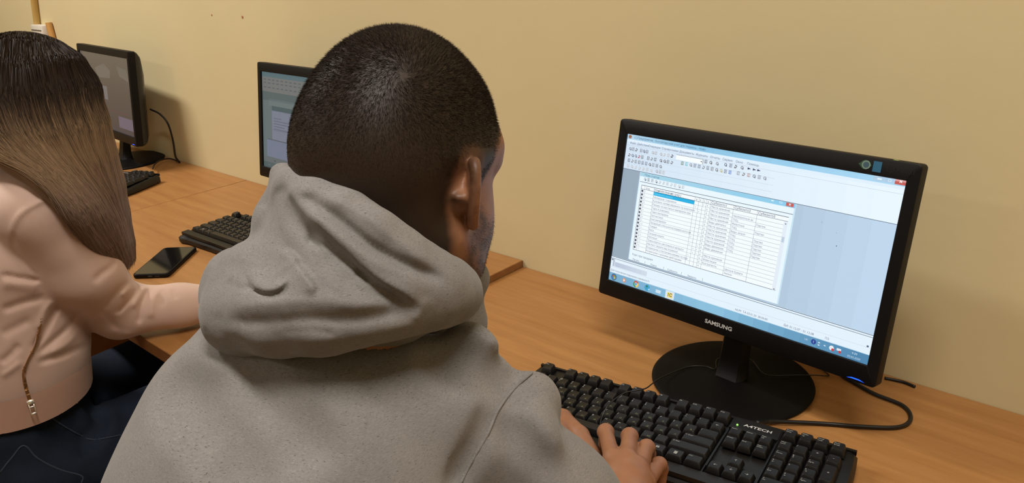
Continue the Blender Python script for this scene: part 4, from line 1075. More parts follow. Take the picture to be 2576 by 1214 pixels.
base = np.array(srgb(24, 17, 11)[:3])[None] * (1 + .5 * (1 - topz))[:, None]; c2 = np.array(srgb(72, 55, 40)[:3]); mixf = (rg.random(len(P)) ** 7)[:, None]
cols = np.concatenate([base * (1 - mixf) + c2 * mixf, np.ones((len(P), 1))], 1)
HV, HQ, HT, HC = strands(P - N * .0006, dirs, ln_, .00024 + 0 * ln_, cols, seg=2)
idx, Pb = scatter(np.where(wb > .08, wb, 0), 6000, rg); Nb = fn[idx]
db = Nb * .7 + np.array([0, .15, -.5]) + rg.normal(size=Pb.shape) * .3; db /= np.linalg.norm(db, axis=1)[:, None]
BV, BQ, BT, BC = strands(Pb, db, .0010 + .0014 * rg.random(len(Pb)), .00020, np.tile(np.array([*srgb(40, 30, 26)]), (len(Pb), 1)), seg=1)
def hair_obj(name, parent, sets, m):
    V = np.concatenate([a[0] for a in sets]); C = np.concatenate([a[3] for a in sets]); parts = []; n = 0
    me_parts = []
    for a in sets:
        if len(a[1]): me_parts.append((np.zeros((0, 3)), a[1] + n, 0))
        if len(a[2]): me_parts.append((np.zeros((0, 3)), a[2] + n, 0))
        n += len(a[0])
    me_parts[0] = (V, me_parts[0][1], 0)
    # np_mesh offsets by vertex count, so undo that for the later face sets
    fixed = [me_parts[0]] + [(np.zeros((0, 3)), q - len(V), 0) for _, q, _ in me_parts[1:]]
    return np_mesh(name, fixed, [m], parent, {'tint': C})
hair_obj('hair', man, [(HV, HQ, HT, HC)], M_hair)
hair_obj('beard', man, [(BV, BQ, BT, BC)], M_hair)

# hoodie: body, sleeves
fo = Field((-.42, -1.24, .50), (.32, -.38, 1.18), .0042)
fo.chain([(-.045, -1.0, .58, .150), (-.045, -.945, .75, .145), (-.05, -.865, .93, .138), (-.045, -.835, .98, .13)], .05, sc=(1.14, 1, 1))
fo.ell((-.05, -.84, .985), (.160, .105, .12), .05)
fo.chain([(*SHL, .062), (-.13, -.80, 1.050, .056), (-.045, -.80, 1.052, .060), (.016, -.795, 1.036, .050), (.038, -.778, 1.040, .050), (*SHR, .055)], .035)
fo.chain([(*SHR, .056), (.114, -.715, .945, .058), (*ELR, .054), (.145, -.632, .832, .047), (*WRR, .036), (.0905, -.578, .823, .033)], .03)
fo.chain([(*SHL, .060), (-.205, -.69, .935, .054), (*ELL, .054), (-.205, -.54, .830, .046), (*WRL, .036), (-.150, -.474, .810, .033)], .03)
fo.chain([(-.052, -.775, 1.06, .055), (-.048, -.76, 1.11, .052)], .02)
fo.F += .009
# soft folds: armhole, sleeve head, back
fo.stroke([(1335, 940), (1290, 985), (1250, 1035), (1225, 1095), (1192, 1150), (1160, 1212)], .009, -.0022, .008)
fo.stroke([(1330, 985), (1355, 1000), (1362, 1025)], .012, .006, .010)
fo.stroke([(1318, 1010), (1360, 1030), (1400, 1045)], .008, -.0028, .01)
fo.stroke([(1345, 990), (1330, 1060), (1345, 1150)], .014, .003, .016)
fo.stroke([(1285, 1060), (1330, 1120), (1390, 1180)], .010, -.0022, .012)
fo.stroke([(1160, 850), (1195, 868), (1225, 905)], .010, .006, .012)
fo.stroke([(1100, 875), (1190, 905), (1280, 940)], .014, -.002, .016)
fo.stroke([(560, 930), (640, 1010), (760, 1100)], .02, -.002, .02)
fo.stroke([(420, 960), (520, 1080), (600, 1190)], .02, -.002, .02)
Vo, Qo = fo.mesh(); Vo = relax(Vo, Qo, 3, .5); No = v_normals(Vo, Qo)
Vo = Vo + No * (noise3(Vo * np.array([1, 1, 1.3]), 9, 3, 2) * .006)[:, None]
hoodie = np_mesh('hoodie', [(Vo, Qo, 0)], [M_hood], man)
seam = [fo.hit(x, y) for x, y in spline([(1338, 936), (1290, 980), (1252, 1032), (1226, 1092), (1192, 1150), (1155, 1220)], 6)[:, :2]]
seam = [p_ for p_ in seam if p_ is not None]
b = MB(); b.tube(seam, .0013, seg=8); b.build('sleeve_seam', M_hood, hoodie, auto=False)

# hood: a heap of soft folds lying on the back, its rim standing round the neck
def PD(px, py, d, r): return (*at_depth(px, py, d), r)
def PC(cx, cy, d, r): return (*at_depth(450 + cx / 2.335, 400 + cy / 2.335, d), r * d / .6)
def smin(a, c, k):
    h = np.maximum(k - np.abs(a - c), 0) / k; return np.minimum(a, c) - h * h * k * .25
HB = ((-.24, -.98, 1.00), (.16, -.62, 1.30), .0021)
# underlying heap: heavy roll over the back, left heap, middle panel, rim sheet
fd = Field(*HB)
fd.chain([PC(330, 830, .628, .0250), PC(390, 905, .600, .0305), PC(600, 885, .572, .034), PC(850, 860, .556, .0355), PC(1100, 810, .555, .0345), PC(1300, 785, .563, .031), PC(1480, 780, .575, .0265), PC(1580, 775, .59, .0200), PC(1612, 768, .60, .0155)], .012)
fd.chain([PC(450, 800, .645, .03), PC(800, 790, .625, .045), PC(1200, 780, .615, .040), PC(1500, 770, .608, .026)], .02)
fd.chain([PC(600, 760, .59, .030), PC(850, 740, .575, .034), PC(1100, 730, .570, .033), PC(1300, 740, .575, .027)], .012)
fd.chain([(-.008, -.715, 1.085, .019), (-.022, -.69, 1.060, .030), (-.06, -.68, 1.055, .035), (-.11, -.73, 1.07, .034), (-.11, -.80, 1.09, .034)], .02)
fd.chain([PC(350, 700, .630, .0242), PC(480, 712, .610, .0285), PC(610, 680, .593, .0300)], .014)
f3 = Field(*HB)
f3.chain([PC(586, 80, .626, .0058), PC(618, 135, .622, .0052), PC(624, 185, .624, .0056), PC(610, 235, .626, .0082), PC(584, 325, .630, .0152), PC(592, 430, .628, .0182), PC(618, 530, .622, .0190)], .010)
f3.chain([PC(690, 360, .622, .022), PC(800, 540, .600, .034), PC(950, 660, .583, .038), PC(1150, 740, .575, .036), PC(1350, 780, .580, .028)], .02)
f4 = Field(*HB)
f4.chain([PC(628, 88, .620, .0070), PC(706, 156, .596, .0115), PC(830, 236, .570, .0145), PC(978, 328, .553, .0165), PC(1138, 440, .547, .0182), PC(1298, 562, .554, .0188), PC(1448, 678, .571, .0175), PC(1566, 756, .590, .0148), PC(1645, 792, .603, .0115)], .010)
f4.chain([PC(672, 160, .613, .007), PC(710, 220, .600, .0125), PC(800, 320, .580, .017), PC(950, 430, .562, .022), PC(1100, 560, .558, .024), PC(1290, 690, .564, .022), PC(1430, 780, .576, .017)], .02)
f4.chain([PC(1640, 800, .605, .015), (.000, -.700, 1.115, .016), (-.020, -.665, 1.095, .018), (-.06, -.665, 1.095, .018), (-.098, -.70, 1.11, .017), (-.108, -.76, 1.150, .013), PC(690, 130, .640, .006)], .012)
fd.F = smin(fd.F, f3.F, .007); fd.F = smin(fd.F, f4.F, .013); fd.blur(2)
Vd, Qd = fd.mesh(); Vd = relax(Vd, Qd, 4, .5)

def to_px(V):
    q = (V - CAM) @ CR; return np.stack([1288 + FPX * q[:, 0] / -q[:, 2], 607 - FPX * q[:, 1] / -q[:, 2]], 1)
def line_dist(P, L):
    """distance to a drawn line, which side (+ left of travel), and how far along"""
    best = np.full(len(P), 1e9); sg = np.ones(len(P)); al = np.zeros(len(P)); cum = np.concatenate([[0], np.cumsum(np.linalg.norm(np.diff(L, axis=0), axis=1))])
    for i in range(len(L) - 1):
        a, d = L[i], L[i + 1] - L[i]; n2 = d @ d; t = np.clip(((P - a) @ d) / n2, 0, 1); e = P - a - t[:, None] * d; dd = np.linalg.norm(e, axis=1)
        m = dd < best; best[m] = dd[m]; sg[m] = np.sign(d[0] * e[m, 1] - d[1] * e[m, 0]); al[m] = (cum[i] + t[m] * (cum[i + 1] - cum[i])) / cum[-1]
    return best, sg, al
def folds(V, Q, F_, cv):
    """push the cloth in and out along its folds: ('ridge', path, sigma, height) or ('lap', path, lip, lip width, hollow, hollow width)"""
    P = to_px(V); N = v_normals(V, Q); T = CAM - V; T /= np.linalg.norm(T, axis=1)[:, None]; face = np.clip((N * T).sum(1) * 1.6, 0, 1); H = np.zeros(len(V))
    for f in F_:
        L = spline([cv(*p_) for p_ in f[1]], 6); d, sg, al = line_dist(P, L); end = np.clip(np.minimum(al, 1 - al) / .16, 0, 1); end = end * end * (3 - 2 * end)
        if f[0] == 'ridge': H += f[3] * np.exp(-(d / f[2]) ** 2) * end
        else:
            lip, lw, ho, hw_ = f[2:6]; s = d * -sg                                # positive above the line
            up = np.clip(s, 0, None); dn = np.clip(-s, 0, None); st = 1 / (1 + np.exp(-s / 2.6))
            H += end * (lip * st * np.exp(-(up / lw) ** 1.5) - ho * (1 - st) * np.exp(-(dn / hw_) ** 1.4))
    return V + T * (H * face)[:, None]
c7 = lambda X, Y: (480 + X / 3.22, 380 + Y / 3.22)
c5 = lambda X, Y: (500 + X / 1.4917, 400 + Y / 1.4917)
Vd = folds(Vd, Qd, [
    ('lap', [(762, 160), (764, 290), (830, 390), (950, 560), (1100, 690), (1250, 830), (1400, 965), (1560, 1085), (1750, 1200), (1900, 1290)], .0045, 60, .0095, 42),
    ('ridge', [(800, 300), (880, 365), (1000, 425), (1150, 530), (1300, 645), (1450, 765), (1650, 880), (1850, 965), (2100, 1075)], 15, -.0068),
    ('ridge', [(850, 250), (1000, 300), (1200, 400), (1400, 510), (1600, 660), (1800, 810), (2000, 950)], 17, .0030),
    ('ridge', [(900, 470), (1050, 560), (1250, 730), (1450, 870), (1650, 1000)], 14, .0022),
    ('ridge', [(700, 260), (760, 420), (850, 560), (960, 680), (1060, 760)], 24, -.0075),
    ('ridge', [(560, 420), (560, 560), (620, 690)], 24, .0040),
    ('ridge', [(930, 700), (990, 740), (1060, 800)], 7, -.0030),
    ('ridge', [(1330, 960), (1400, 1000), (1460, 1060)], 9, -.0035),
    ('lap', [(1020, 1190), (1010, 1090), (950, 1000), (880, 920), (820, 830), (700, 780)], .0070, 28, .0060, 18),
    ('ridge', [(560, 740), (700, 830), (820, 960)], 30, .0030),
    ('lap', [(455, 960), (470, 1040), (505, 1105), (580, 1143), (660, 1148), (735, 1115), (790, 1040)], .0050, 28, .0100, 8),
    ('ridge', [(280, 1060), (400, 1105), (500, 1110)], 9, -.0035),
    ('ridge', [(300, 900), (420, 960), (470, 1010)], 18, -.0030),
    ('ridge', [(80, 1190), (105, 1150), (140, 1105)], 4, -.0025),
    ('ridge', [(520, 760), (480, 860), (450, 960)], 10, -.0020),
], c7)
Vd = folds(Vd, Qd, [
    ('ridge', [(10, 575), (90, 600), (220, 612), (400, 600), (560, 600), (700, 580), (820, 545)], 17, -.0042),
    ('ridge', [(60, 540), (200, 545), (400, 530), (600, 545), (780, 530)], 16, .0020),
    ('ridge', [(120, 680), (300, 690), (500, 680), (700, 650), (880, 600)], 18, .0022),
    ('ridge', [(860, 520), (840, 560), (810, 610)], 12, .0015),
    ('ridge', [(520, 430), (640, 500), (780, 540)], 16, -.0022),
    ('ridge', [(15, 620), (50, 690), (120, 735)], 6, -.0020),
    ('ridge', [(300, 650), (420, 640), (520, 660)], 8, -.0012),
], c5)
Vd = relax(Vd, Qd, 1, .4); Nd = v_normals(Vd, Qd)
Vd = Vd + Nd * (noise3(Vd, 34, 9, 2) * .0016 + noise3(Vd, 120, 12, 1) * .0006)[:, None]
hood = np_mesh('hood', [(Vd, Qd, 0)], [M_hood], hoodie)
# trousers and shoes
ft = Field((-.28, -1.22, .03), (.20, -.36, .72), .009)
ft.chain([(-.045, -1.02, .56, .128), (-.045, -1.0, .62, .12)], .03, sc=(1.3, 1, 1))
for hip, knee, ank in LEGS: ft.chain([(*hip, .088), (*knee, .062), (*ank, .052)], .03)
Vt, Qt = ft.mesh(); np_mesh('trousers', [(relax(Vt, Qt, 2), Qt, 0)], [M_jean2], man)
def shoes(legs, parent, m):
    for hip, knee, ank in legs:
        f = Field((ank[0] - .07, ank[1] - .10, .0), (ank[0] + .07, ank[1] + .22, .14), .006)
        f.chain([(ank[0], ank[1] - .03, .045, .036), (ank[0], ank[1] + .06, .036, .036), (ank[0], ank[1] + .15, .030, .030)], .02); f.cap((ank[0], ank[1], .05), (ank[0], ank[1], .10), .04, .042, .02)
        V, Q = f.mesh(); V[:, 2] = np.maximum(V[:, 2], .002); np_mesh('shoe', [(V, Q, 0)], [m], parent)
shoes(LEGS, man, M_black)

def chair(x, y, label):
    t = empty('chair', (x, y, 0)); tag(t, label, 'chair', 'chairs under the seated pair')
    b = MB(); b.box((-.2, -.2, .385), (.2, .2, .412), bev=.01); b.build('seat', M_edge, t)
    for sx in (-1, 1):
        for sy in (-1, 1):
            b = MB(); b.tube([(sx * .17, sy * .17, .386), (sx * .19, sy * .19, 0)], .012); b.build('leg', M_black, t)
    return t

# ================================================================== the woman in the pink jacket
WS = .84
_R = frame_of((0, 0, 0), math.radians(-4), math.radians(-18), 0, WS)
AW = _R.copy(); AW[:3, 3] = at_depth(72, 275, 1.225)
AWi = np.linalg.inv(AW)
fw = sculpt_head(AW, .0028, fem=True); Vw, Qw = fw.mesh(); Vw = relax(Vw, Qw, 1, .4)
WSR, WSL = (-.812, -.772, 1.038), (-1.085, -.80, 1.030)
WER, WEL = (-.872, -.668, .818), (-1.20, -.78, .80)
WWR, WWL = (-.765, -.478, .800), (-1.22, -.74, .690)
fb2 = Field((-1.26, -1.02, .02), (-.66, -.22, 1.12), .009)
fb2.chain([(-.99, -.83, .56, .095), (-.97, -.81, .78, .085), (-.945, -.79, .95, .085)], .04, sc=(1.2, 1, 1))
fb2.chain([(*WSR, .034), (-.94, -.785, 1.03, .038), (*WSL, .034)], .03)
fb2.chain([(*WSR, .030), (*WER, .020), (*WWR, .017)], .01); fb2.chain([(*WSL, .030), (*WEL, .020), (*WWL, .017)], .01)
fb2.chain([(-.94, -.78, 1.0, .04), tuple(AW[:3, 3] + AW[:3, :3] @ np.array([0, -.05, -.16])) + (.042,)], .02)
WLEGS = [((-.915, -.845, .550), (-.860, -.42, .600), (-.86, -.40, .10)), ((-1.075, -.845, .560), (-1.06, -.42, .615), (-1.06, -.40, .10))]
for hip, knee, ank in WLEGS: fb2.chain([(*hip, .062), (*knee, .045), (*ank, .032)], .03)
Vc, Qc = fb2.mesh()
def flat_hand(side, wr, d):
    """relaxed hand lying on the table, pointing along d"""
    d = np.array(d, float); d /= np.linalg.norm(d); l = np.array([-d[1], d[0], 0]) * side; wr = np.array(wr)
    f = Field(wr - .14, wr + .2 * np.maximum(d, 0) + .1, .0022); z = lambda p, h: np.array([p[0], p[1], h])
    M_ = [z(wr + d * .075 + l * o, .795) for o in (.03, .010, -.010, -.028)]
    Fg = [[z(m + d * .032, .797), z(m + d * .05, .787), z(m + d * .064, .775)] for m in M_]
    sculpt_hand(f, wr, M_, Fg, [wr + d * .015 + l * .018, z(wr + d * .045 + l * .05, .785), z(wr + d * .07 + l * .055, .778), z(wr + d * .085 + l * .05, .774)], s=.88)
    f.cap(wr, wr - d * .03, .020, .022, .01); return f.mesh()
VR2, QR2 = flat_hand(-1 * -1, WWR, (.15, 1, 0)); VL2, QL2 = flat_hand(-1, (WWL[0], WWL[1], WWR[2]), (.15, 1, 0)); VL2[:, 2] += WWL[2] - WWR[2]
Lw = T_(AWi, Vw); tw = np.zeros((len(Vw) + len(Vc) + len(VR2) + len(VL2), 4), np.float32)
lipm = np.exp(-((Lw[:, 0] / .022) ** 2 + ((Lw[:, 2] + .068) / .009) ** 2)) * (Lw[:, 1] > .085)
tw[:len(Vw), 3] = np.clip(lipm * 1.2, 0, .7); tw[:, :3] = srgb(186, 92, 84)[:3]
woman = np_mesh('person', [(Vw, Qw, 0), (Vc, Qc, 0), (VR2, QR2, 0), (VL2, QL2, 0)], [M_skin2], None, {'tint': tw})
tag(woman, 'woman with long dark-to-blonde hair in a pale pink jacket, sitting at the left', 'person')

# jacket
fj = Field((-1.28, -1.02, .60), (-.64, -.36, 1.12), .0036)
fj.chain([(-.995, -.835, .66, .120), (-.975, -.815, .80, .112), (-.945, -.795, .95, .114)], .04, sc=(1.22, 1, 1))
fj.chain([(*WSR, .052), (-.88, -.785, 1.052, .045), (-.94, -.785, 1.058, .05), (-1.0, -.79, 1.048, .045), (*WSL, .05)], .03)
fj.chain([(*WSR, .054), (-.828, -.722, .925, .056), (*WER, .048), (-.826, -.585, .808, .038), (*WWR, .029)], .02)
fj.chain([(*WSL, .052), (-1.14, -.77, .915, .05), (*WEL, .048), (-1.20, -.75, .745, .042), (*WWL, .031)], .02)
fj.chain([(-.94, -.785, 1.04, .052), tuple(AW[:3, 3] + AW[:3, :3] @ np.array([0, -.05, -.15])) + (.05,)], .02)
fj.F += .003
Vj, Qj = fj.mesh(keep=lambda V: V[:, 2] > .738); Vj = relax(Vj, Qj, 2, .5)
c6 = lambda X, Y: (X / 1.981, 560 + Y / 1.981)
Vj = folds(Vj, Qj, [(f_[0], f_[1], f_[2] * .9, f_[3] * 1.35) for f_ in [
    ('ridge', [(710, 300), (670, 355), (615, 415), (575, 460)], 7, -.0060), ('ridge', [(745, 325), (712, 395), (700, 450), (690, 510)], 6, -.0055),
    ('ridge', [(650, 285), (600, 330), (545, 385), (500, 435)], 9, -.0050), ('ridge', [(575, 175), (560, 215), (500, 260), (470, 300)], 9, -.0035),
    ('ridge', [(690, 300), (650, 320), (600, 370)], 7, .0040), ('ridge', [(735, 300), (700, 350), (660, 430)], 7, .0045), ('ridge', [(785, 330), (760, 400), (750, 480)], 9, .0035),
    ('ridge', [(800, 330), (815, 370), (810, 420)], 6, -.0030), ('ridge', [(860, 330), (880, 380)], 7, -.0018),
    ('ridge', [(480, 420), (560, 500), (620, 580)], 12, -.0025), ('ridge', [(540, 530), (640, 560), (740, 580)], 9, .0020),
    ('ridge', [(0, 258), (90, 275), (210, 290)], 7, -.0060), ('ridge', [(0, 300), (100, 310), (200, 330)], 16, .0030),
    ('ridge', [(60, 60), (75, 140), (140, 210), (200, 280)], 8, -.0030), ('ridge', [(250, -130), (120, -60), (60, 20), (60, 80)], 8, .0035),
    ('ridge', [(0, 440), (110, 400), (230, 370)], 11, -.0040), ('ridge', [(0, 560), (80, 520), (160, 480)], 12, -.0030),
    ('ridge', [(300, 400), (255, 480), (210, 560), (160, 640)], 9, -.0060), ('ridge', [(260, 380), (220, 450), (190, 540)], 9, .0040),
    ('ridge', [(390, 430), (340, 520), (240, 610), (180, 660)], 9, -.0055), ('ridge', [(420, 500), (350, 590), (240, 660)], 10, .0035),
    ('ridge', [(470, 590), (340, 650), (180, 700)], 9, -.0050), ('ridge', [(0, 700), (60, 650), (100, 600)], 9, -.0045), ('ridge', [(0, 770), (60, 730), (110, 690)], 8, .0030),
    ('ridge', [(470, 480), (440, 560), (480, 640)], 14, -.0030),
]], c6)
Vj = relax(Vj, Qj, 1, .4); Nj = v_normals(Vj, Qj); Vj = Vj + Nj * (noise3(Vj, 16, 21, 2) * .0025)[:, None]
jacket = np_mesh('jacket', [(Vj, Qj, 0)], [M_pink], woman)
fz = Field((-1.22, -1.02, .64), (-.76, -.62, .82), .0045)
fz.chain([(-.993, -.833, .66, .119), (-.984, -.824, .755, .1215)], .01, sc=(1.22, 1, 1))
Vz, Qz = fz.mesh(keep=lambda V: (V[:, 2] > .690) & (V[:, 2] < .752)); np_mesh('waistband', [(relax(Vz, Qz, 1), Qz, 0)], [M_rib], jacket)

# jeans, belt line, stitched pocket
fq = Field((-1.24, -1.05, .04), (-.74, -.24, .76), .007)
fq.chain([(-.995, -.845, .56, .122), (-.992, -.84, .66, .112)], .03, sc=(1.25, 1.05, 1))
for hip, knee, ank in WLEGS: fq.chain([(*hip, .085), (*knee, .058), (*ank, .045)], .025)
Q_ = fq.stroke
Q_([(95, 1050), (150, 1100), (210, 1110), (250, 1060)], .010, -.004, .01)
Q_([(250, 1000), (245, 1060), (215, 1130)], .010, -.005, .01); Q_([(265, 985), (260, 1040), (235, 1110)], .010, .004, .01)
Q_([(190, 1030), (220, 1080), (235, 1120)], .008, .003, .01)
Q_([(310, 1000), (330, 1060), (300, 1150)], .014, -.003, .015)
Vq, Qq = fq.mesh(keep=lambda V: V[:, 2] < .715); jeans = np_mesh('jeans', [(relax(Vq, Qq, 2), Qq, 0)], [M_jean], woman)
def on_field(f, pts, n=6):
    out = [f.hit(x, y) for x, y in spline(pts, n)[:, :2]]; return [p_ for p_ in out if p_ is not None]
M_st = new_mat('denim_seam', srgb(46, 56, 72), .9)
def seam_tube(name, f, pts, r, m, par):
    S = on_field(f, pts)
    if len(S) > 2: b = MB(); b.tube(S, r, seg=6); return b.build(name, m, par, auto=False)
seam_tube('pocket_seam', fq, [(0, 1188), (30, 1150), (60, 1120), (95, 1152), (150, 1180), (205, 1196), (205, 1214)], .0016, M_st, jeans)
seam_tube('side_seam', fq, [(108, 1032), (150, 1064), (202, 1094), (237, 1105), (300, 1094), (333, 1086), (380, 1078)], .0013, M_st, jeans)
seam_tube('belt_seam', fq, [(0, 1088), (40, 1064), (80, 1042)], .0013, M_st, jeans)
M_gold = new_mat('brass_zip', srgb(176, 138, 96), .35, .5, .8); M_nick = new_mat('nickel_zip', srgb(225, 220, 210), .25, .5, 1.0)
zp = [(104, 797), (98, 830), (88, 870), (70, 905), (60, 935), (63, 965), (70, 990), (77, 1012)]
class _U:   # jacket above the band, band below: whichever is met first
    @staticmethod
    def hit(x, y):
        a, c = fj.hit(x, y), fz.hit(x, y); a = a if a is not None and a[2] > .740 else None
        if a is None: return c
        if c is None: return a
        return a if np.linalg.norm(a - CAM) < np.linalg.norm(c - CAM) else c
S = on_field(_U, zp, 8)
b = MB(); b.tube(S, .0024, seg=6)
zip_ = b.build('zipper', M_rib, jacket, auto=False)
b = MB(); S2 = spline(S, 3)
for i in range(0, len(S2) - 1, 1):
    p_ = S2[i] + (CAM - S2[i]) / np.linalg.norm(CAM - S2[i]) * .0018; t_ = Vector(S2[i + 1] - S2[i]).normalized(); M_ = Matrix.Translation(p_) @ t_.to_track_quat('Z', 'Y').to_matrix().to_4x4()
    b.box((-.0024, -.0012, -.0006), (.0024, .0012, .0006), M=M_)
b.build('zip_teeth', M_gold, zip_)
e_ = S[-1]; u_ = (CAM - e_) / np.linalg.norm(CAM - e_); b = MB()
Mz = Matrix.Translation(e_ + u_ * .004) @ Vector(u_).to_track_quat('Y', 'Z').to_matrix().to_4x4()
b.box((-.005, -.002, -.003), (.005, .003, .004), bev=.001, M=Mz)
for a_, c_ in (((-.0042, 0, -.018), (-.0026, .002, -.003)), ((.0026, 0, -.018), (.0042, .002, -.003)), ((-.0042, 0, -.0195), (.0042, .002, -.0165)), ((-.0042, 0, -.008), (.0042, .002, -.006))): b.box(a_, c_, bev=.0004, M=Mz)
b.build('zip_pull', M_nick, zip_)
shoes(WLEGS, woman, M_black)

# long hair: a soft body with thousands of fine locks over it
GUIDE = np.array([   # rows: from the edge on the back (s=0) to the edge by the face (s=1); points from the parting to the tips (px, py, depth)
    [(10, 100, 1.31), (-35, 84, 1.22), (-75, 165, 1.16), (-100, 260, 1.150), (-60, 350, 1.135), (20, 398, 1.110), (100, 438, 1.105), (175, 505, 1.125), (235, 590, 1.19), (275, 650, 1.26)],
    [(35, 96, 1.31), (15, 80, 1.22), (-5, 165, 1.130), (-10, 260, 1.115), (20, 345, 1.110), (90, 415, 1.11), (150, 468, 1.12), (205, 535, 1.15), (255, 605, 1.22), (290, 658, 1.275)],
    [(60, 94, 1.31), (70, 79, 1.22), (80, 165, 1.125), (88, 250, 1.110), (115, 340, 1.115), (160, 425, 1.135), (200, 490, 1.155), (240, 555, 1.19), (275, 615, 1.25), (300, 662, 1.29)],
    [(85, 95, 1.31), (118, 84, 1.225), (155, 155, 1.15), (178, 235, 1.14), (200, 320, 1.145), (225, 405, 1.17), (248, 475, 1.20), (268, 545, 1.235), (290, 610, 1.27), (308, 655, 1.30)],
    [(110, 97, 1.31), (155, 94, 1.235), (200, 140, 1.21), (230, 215, 1.20), (243, 300, 1.205), (260, 380, 1.22), (281, 450, 1.24), (292, 525, 1.26), (303, 600, 1.285), (314, 650, 1.31)]], float)
G3 = np.array([[at_depth(*p_) for p_ in row] for row in GUIDE])
fg = Field(G3.reshape(-1, 3).min(0) - .08, G3.reshape(-1, 3).max(0) + .08, .0040)
fg.ell(T_(AW, (0, .000, .030))[0], np.array([.100, .114, .106]) * WS, .01, 'add', AW[:3, :3] / WS)
fg.ell(T_(AW, (0, -.03, -.03))[0], np.array([.08, .085, .10]) * WS, .02, 'add', AW[:3, :3] / WS)
rad = [.012, .016, .007, .015, .020, .019, .018, .017, .014, .008]
vd = (G3 - CAM); vd /= np.linalg.norm(vd, axis=2)[:, :, None]
sp_ = [np.linspace(0, 4, 13)]
def guide_at(s_):
    i = np.clip(np.floor(s_).astype(int), 0, 3); f_ = (s_ - i)[:, None, None]; return G3[i] * (1 - f_) + G3[i + 1] * f_
for s_ in np.linspace(0, 4, 15):
    g_ = guide_at(np.array([s_]))[0]; v_ = g_ - CAM; v_ /= np.linalg.norm(v_, axis=1)[:, None]
    rr = [r_ * (.9 if .3 < s_ < 3.7 else .6) for r_ in rad]
    fg.chain([(*(p_ + w_ * r_), r_) for p_, w_, r_ in zip(g_[2:], v_[2:], rr[2:])], .018)
fg.blur(7)
Vg, Qg = fg.mesh(); Vg = relax(Vg, Qg, 2, .5)
root_c = np.array(srgb(38, 27, 19)[:3]); mid_c = np.array(srgb(138, 112, 86)[:3]); tip_c = np.array(srgb(156, 136, 126)[:3])
def hair_col(P, jit):
    """dark roots growing out into dyed lengths"""
    # length along the hair judged by how far below the crown
    q = np.clip((1.205 - P[:, 2] + jit * .020) / .085, 0, 1)[:, None]; q = q * q * (3 - 2 * q); q2 = np.clip((1.11 - P[:, 2]) / .12, 0, 1)[:, None]
    return (root_c * (1 - q) + mid_c * q) * (1 - q2) + tip_c * q2
cg = np.concatenate([hair_col(Vg, noise3(Vg * np.array([1, 1, .15]), 60, 5) * 1.4) * .8, np.ones((len(Vg), 1))], 1)
rg2 = np.random.default_rng(23); NS, NP = 14000, 24
clump = rg2.integers(0, 260, NS); cs = rg2.random(260) * 4; cd = rg2.random(260)
s_ = np.clip(cs[clump] + rg2.normal(size=NS) * .07, 0, 4); g_ = guide_at(s_)                         # NS x 9 x 3
tt = np.linspace(0, 9, NP); tmax = (.80 + .2 * rg2.random(NS) ** .5)
T2 = tt[None] * tmax[:, None]; i = np.clip(np.floor(T2).astype(int), 0, 8); f_ = (T2 - i)[:, :, None]; ar = np.arange(NS)[:, None]
Pm, P0, P1, P2 = g_[ar, np.maximum(i - 1, 0)], g_[ar, i], g_[ar, i + 1], g_[ar, np.minimum(i + 2, 9)]
path = .5 * (2 * P0 + (P1 - Pm) * f_ + (2 * Pm - 5 * P0 + 4 * P1 - P2) * f_ ** 2 + (3 * P0 - Pm - 3 * P1 + P2) * f_ ** 3)
v_ = path - CAM; v_ /= np.linalg.norm(v_, axis=2)[:, :, None]
depth_j = (rg2.random(NS) * .006 - .004 - cd[clump] * .007)[:, None] * np.minimum(tt / 1.5, 1)[None]
wob = np.sin(tt[None] * (1.0 + cd[clump][:, None] * .8) + cd[clump][:, None] * 20) * .0035 * (tt / 9)[None]
side = np.cross(v_, np.array([0, 0, 1.0])); side /= np.linalg.norm(side, axis=2)[:, :, None]
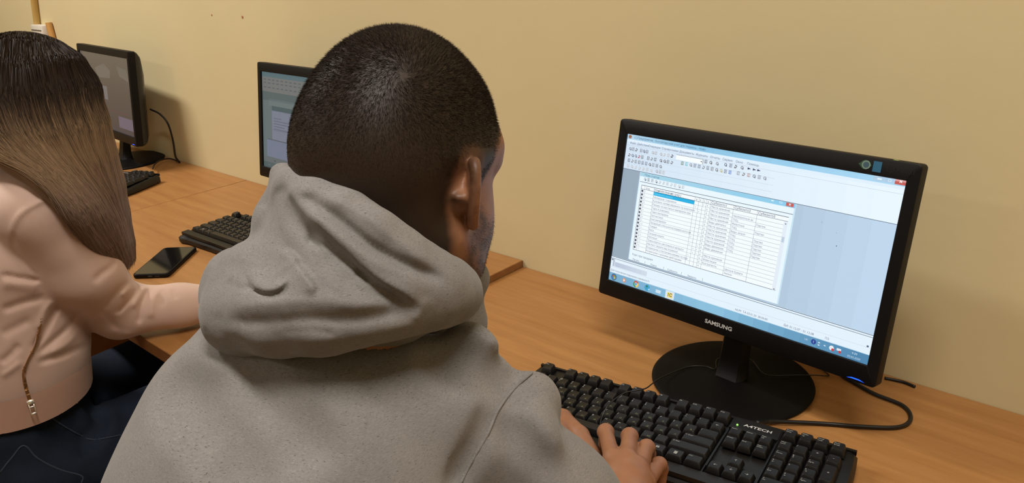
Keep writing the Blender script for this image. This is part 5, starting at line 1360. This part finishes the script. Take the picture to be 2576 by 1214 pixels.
path = path + v_ * depth_j[:, :, None] + side * (wob + (rg2.normal(size=NS) * .0016)[:, None] * (tt / 3)[None])[:, :, None]
pf = path.reshape(-1, 3); want = np.repeat(.0006 + .0035 * rg2.random(NS) ** 2, NP)
head_near = np.exp(-(np.maximum(np.tile(tt, NS) - 2.6, 0) / 1.2) ** 2)
for it in range(9):
    if it in (3, 6):
        pp = pf.reshape(NS, NP, 3)
        for _ in range(2): pp[:, 1:-1] = .5 * pp[:, 1:-1] + .25 * (pp[:, 2:] + pp[:, :-2])
        pf = pp.reshape(-1, 3)
    v0 = fg.value(pf); gr = np.stack([fg.value(pf + e) - fg.value(pf - e) for e in np.eye(3) * .004], 1); gr /= np.linalg.norm(gr, axis=1)[:, None] + 1e-9
    dv = want - v0; pf = pf + gr * np.where(dv > 0, np.minimum(dv, .02), np.maximum(dv, -.012) * head_near)[:, None]
path = pf.reshape(NS, NP, 3)
tan = np.gradient(path, axis=1); wd = np.cross(tan, v_ + rg2.normal(size=(NS, 1, 3)) * .5); wd /= np.linalg.norm(wd, axis=2)[:, :, None] + 1e-9
wv = (.0009 * (1 - .75 * (tt / 9) ** 2))[None, :, None] * (.6 + .8 * rg2.random(NS))[:, None, None]
SV = np.stack([path - wd * wv / 2, path + wd * wv / 2], 2).reshape(-1, 3); b0 = np.arange(NS)[:, None, None] * NP * 2 + np.arange(NP - 1)[None, :, None] * 2
SQ = (b0 + np.array([0, 1, 3, 2])).reshape(-1, 4)
jit = np.repeat(rg2.normal(size=NS) * .6 + (cd[clump] - .5) * 1.2, NP * 2); br = np.repeat(.80 + .32 * rg2.random(NS) + (cd[clump] - .5) * .3, NP * 2)[:, None]
cS = np.concatenate([hair_col(SV, jit) * br, np.ones((len(SV), 1))], 1)
np_mesh('hair', [(Vg, Qg, 0), (SV, SQ, 0)], [M_hair2], woman, {'tint': np.concatenate([cg, cS])})
chair(-.045, -1.02, 'dark chair under the man in the grey hoodie'); chair(-.995, -.86, 'dark chair under the woman in the pink jacket')

bpy.data.objects.remove(_to)
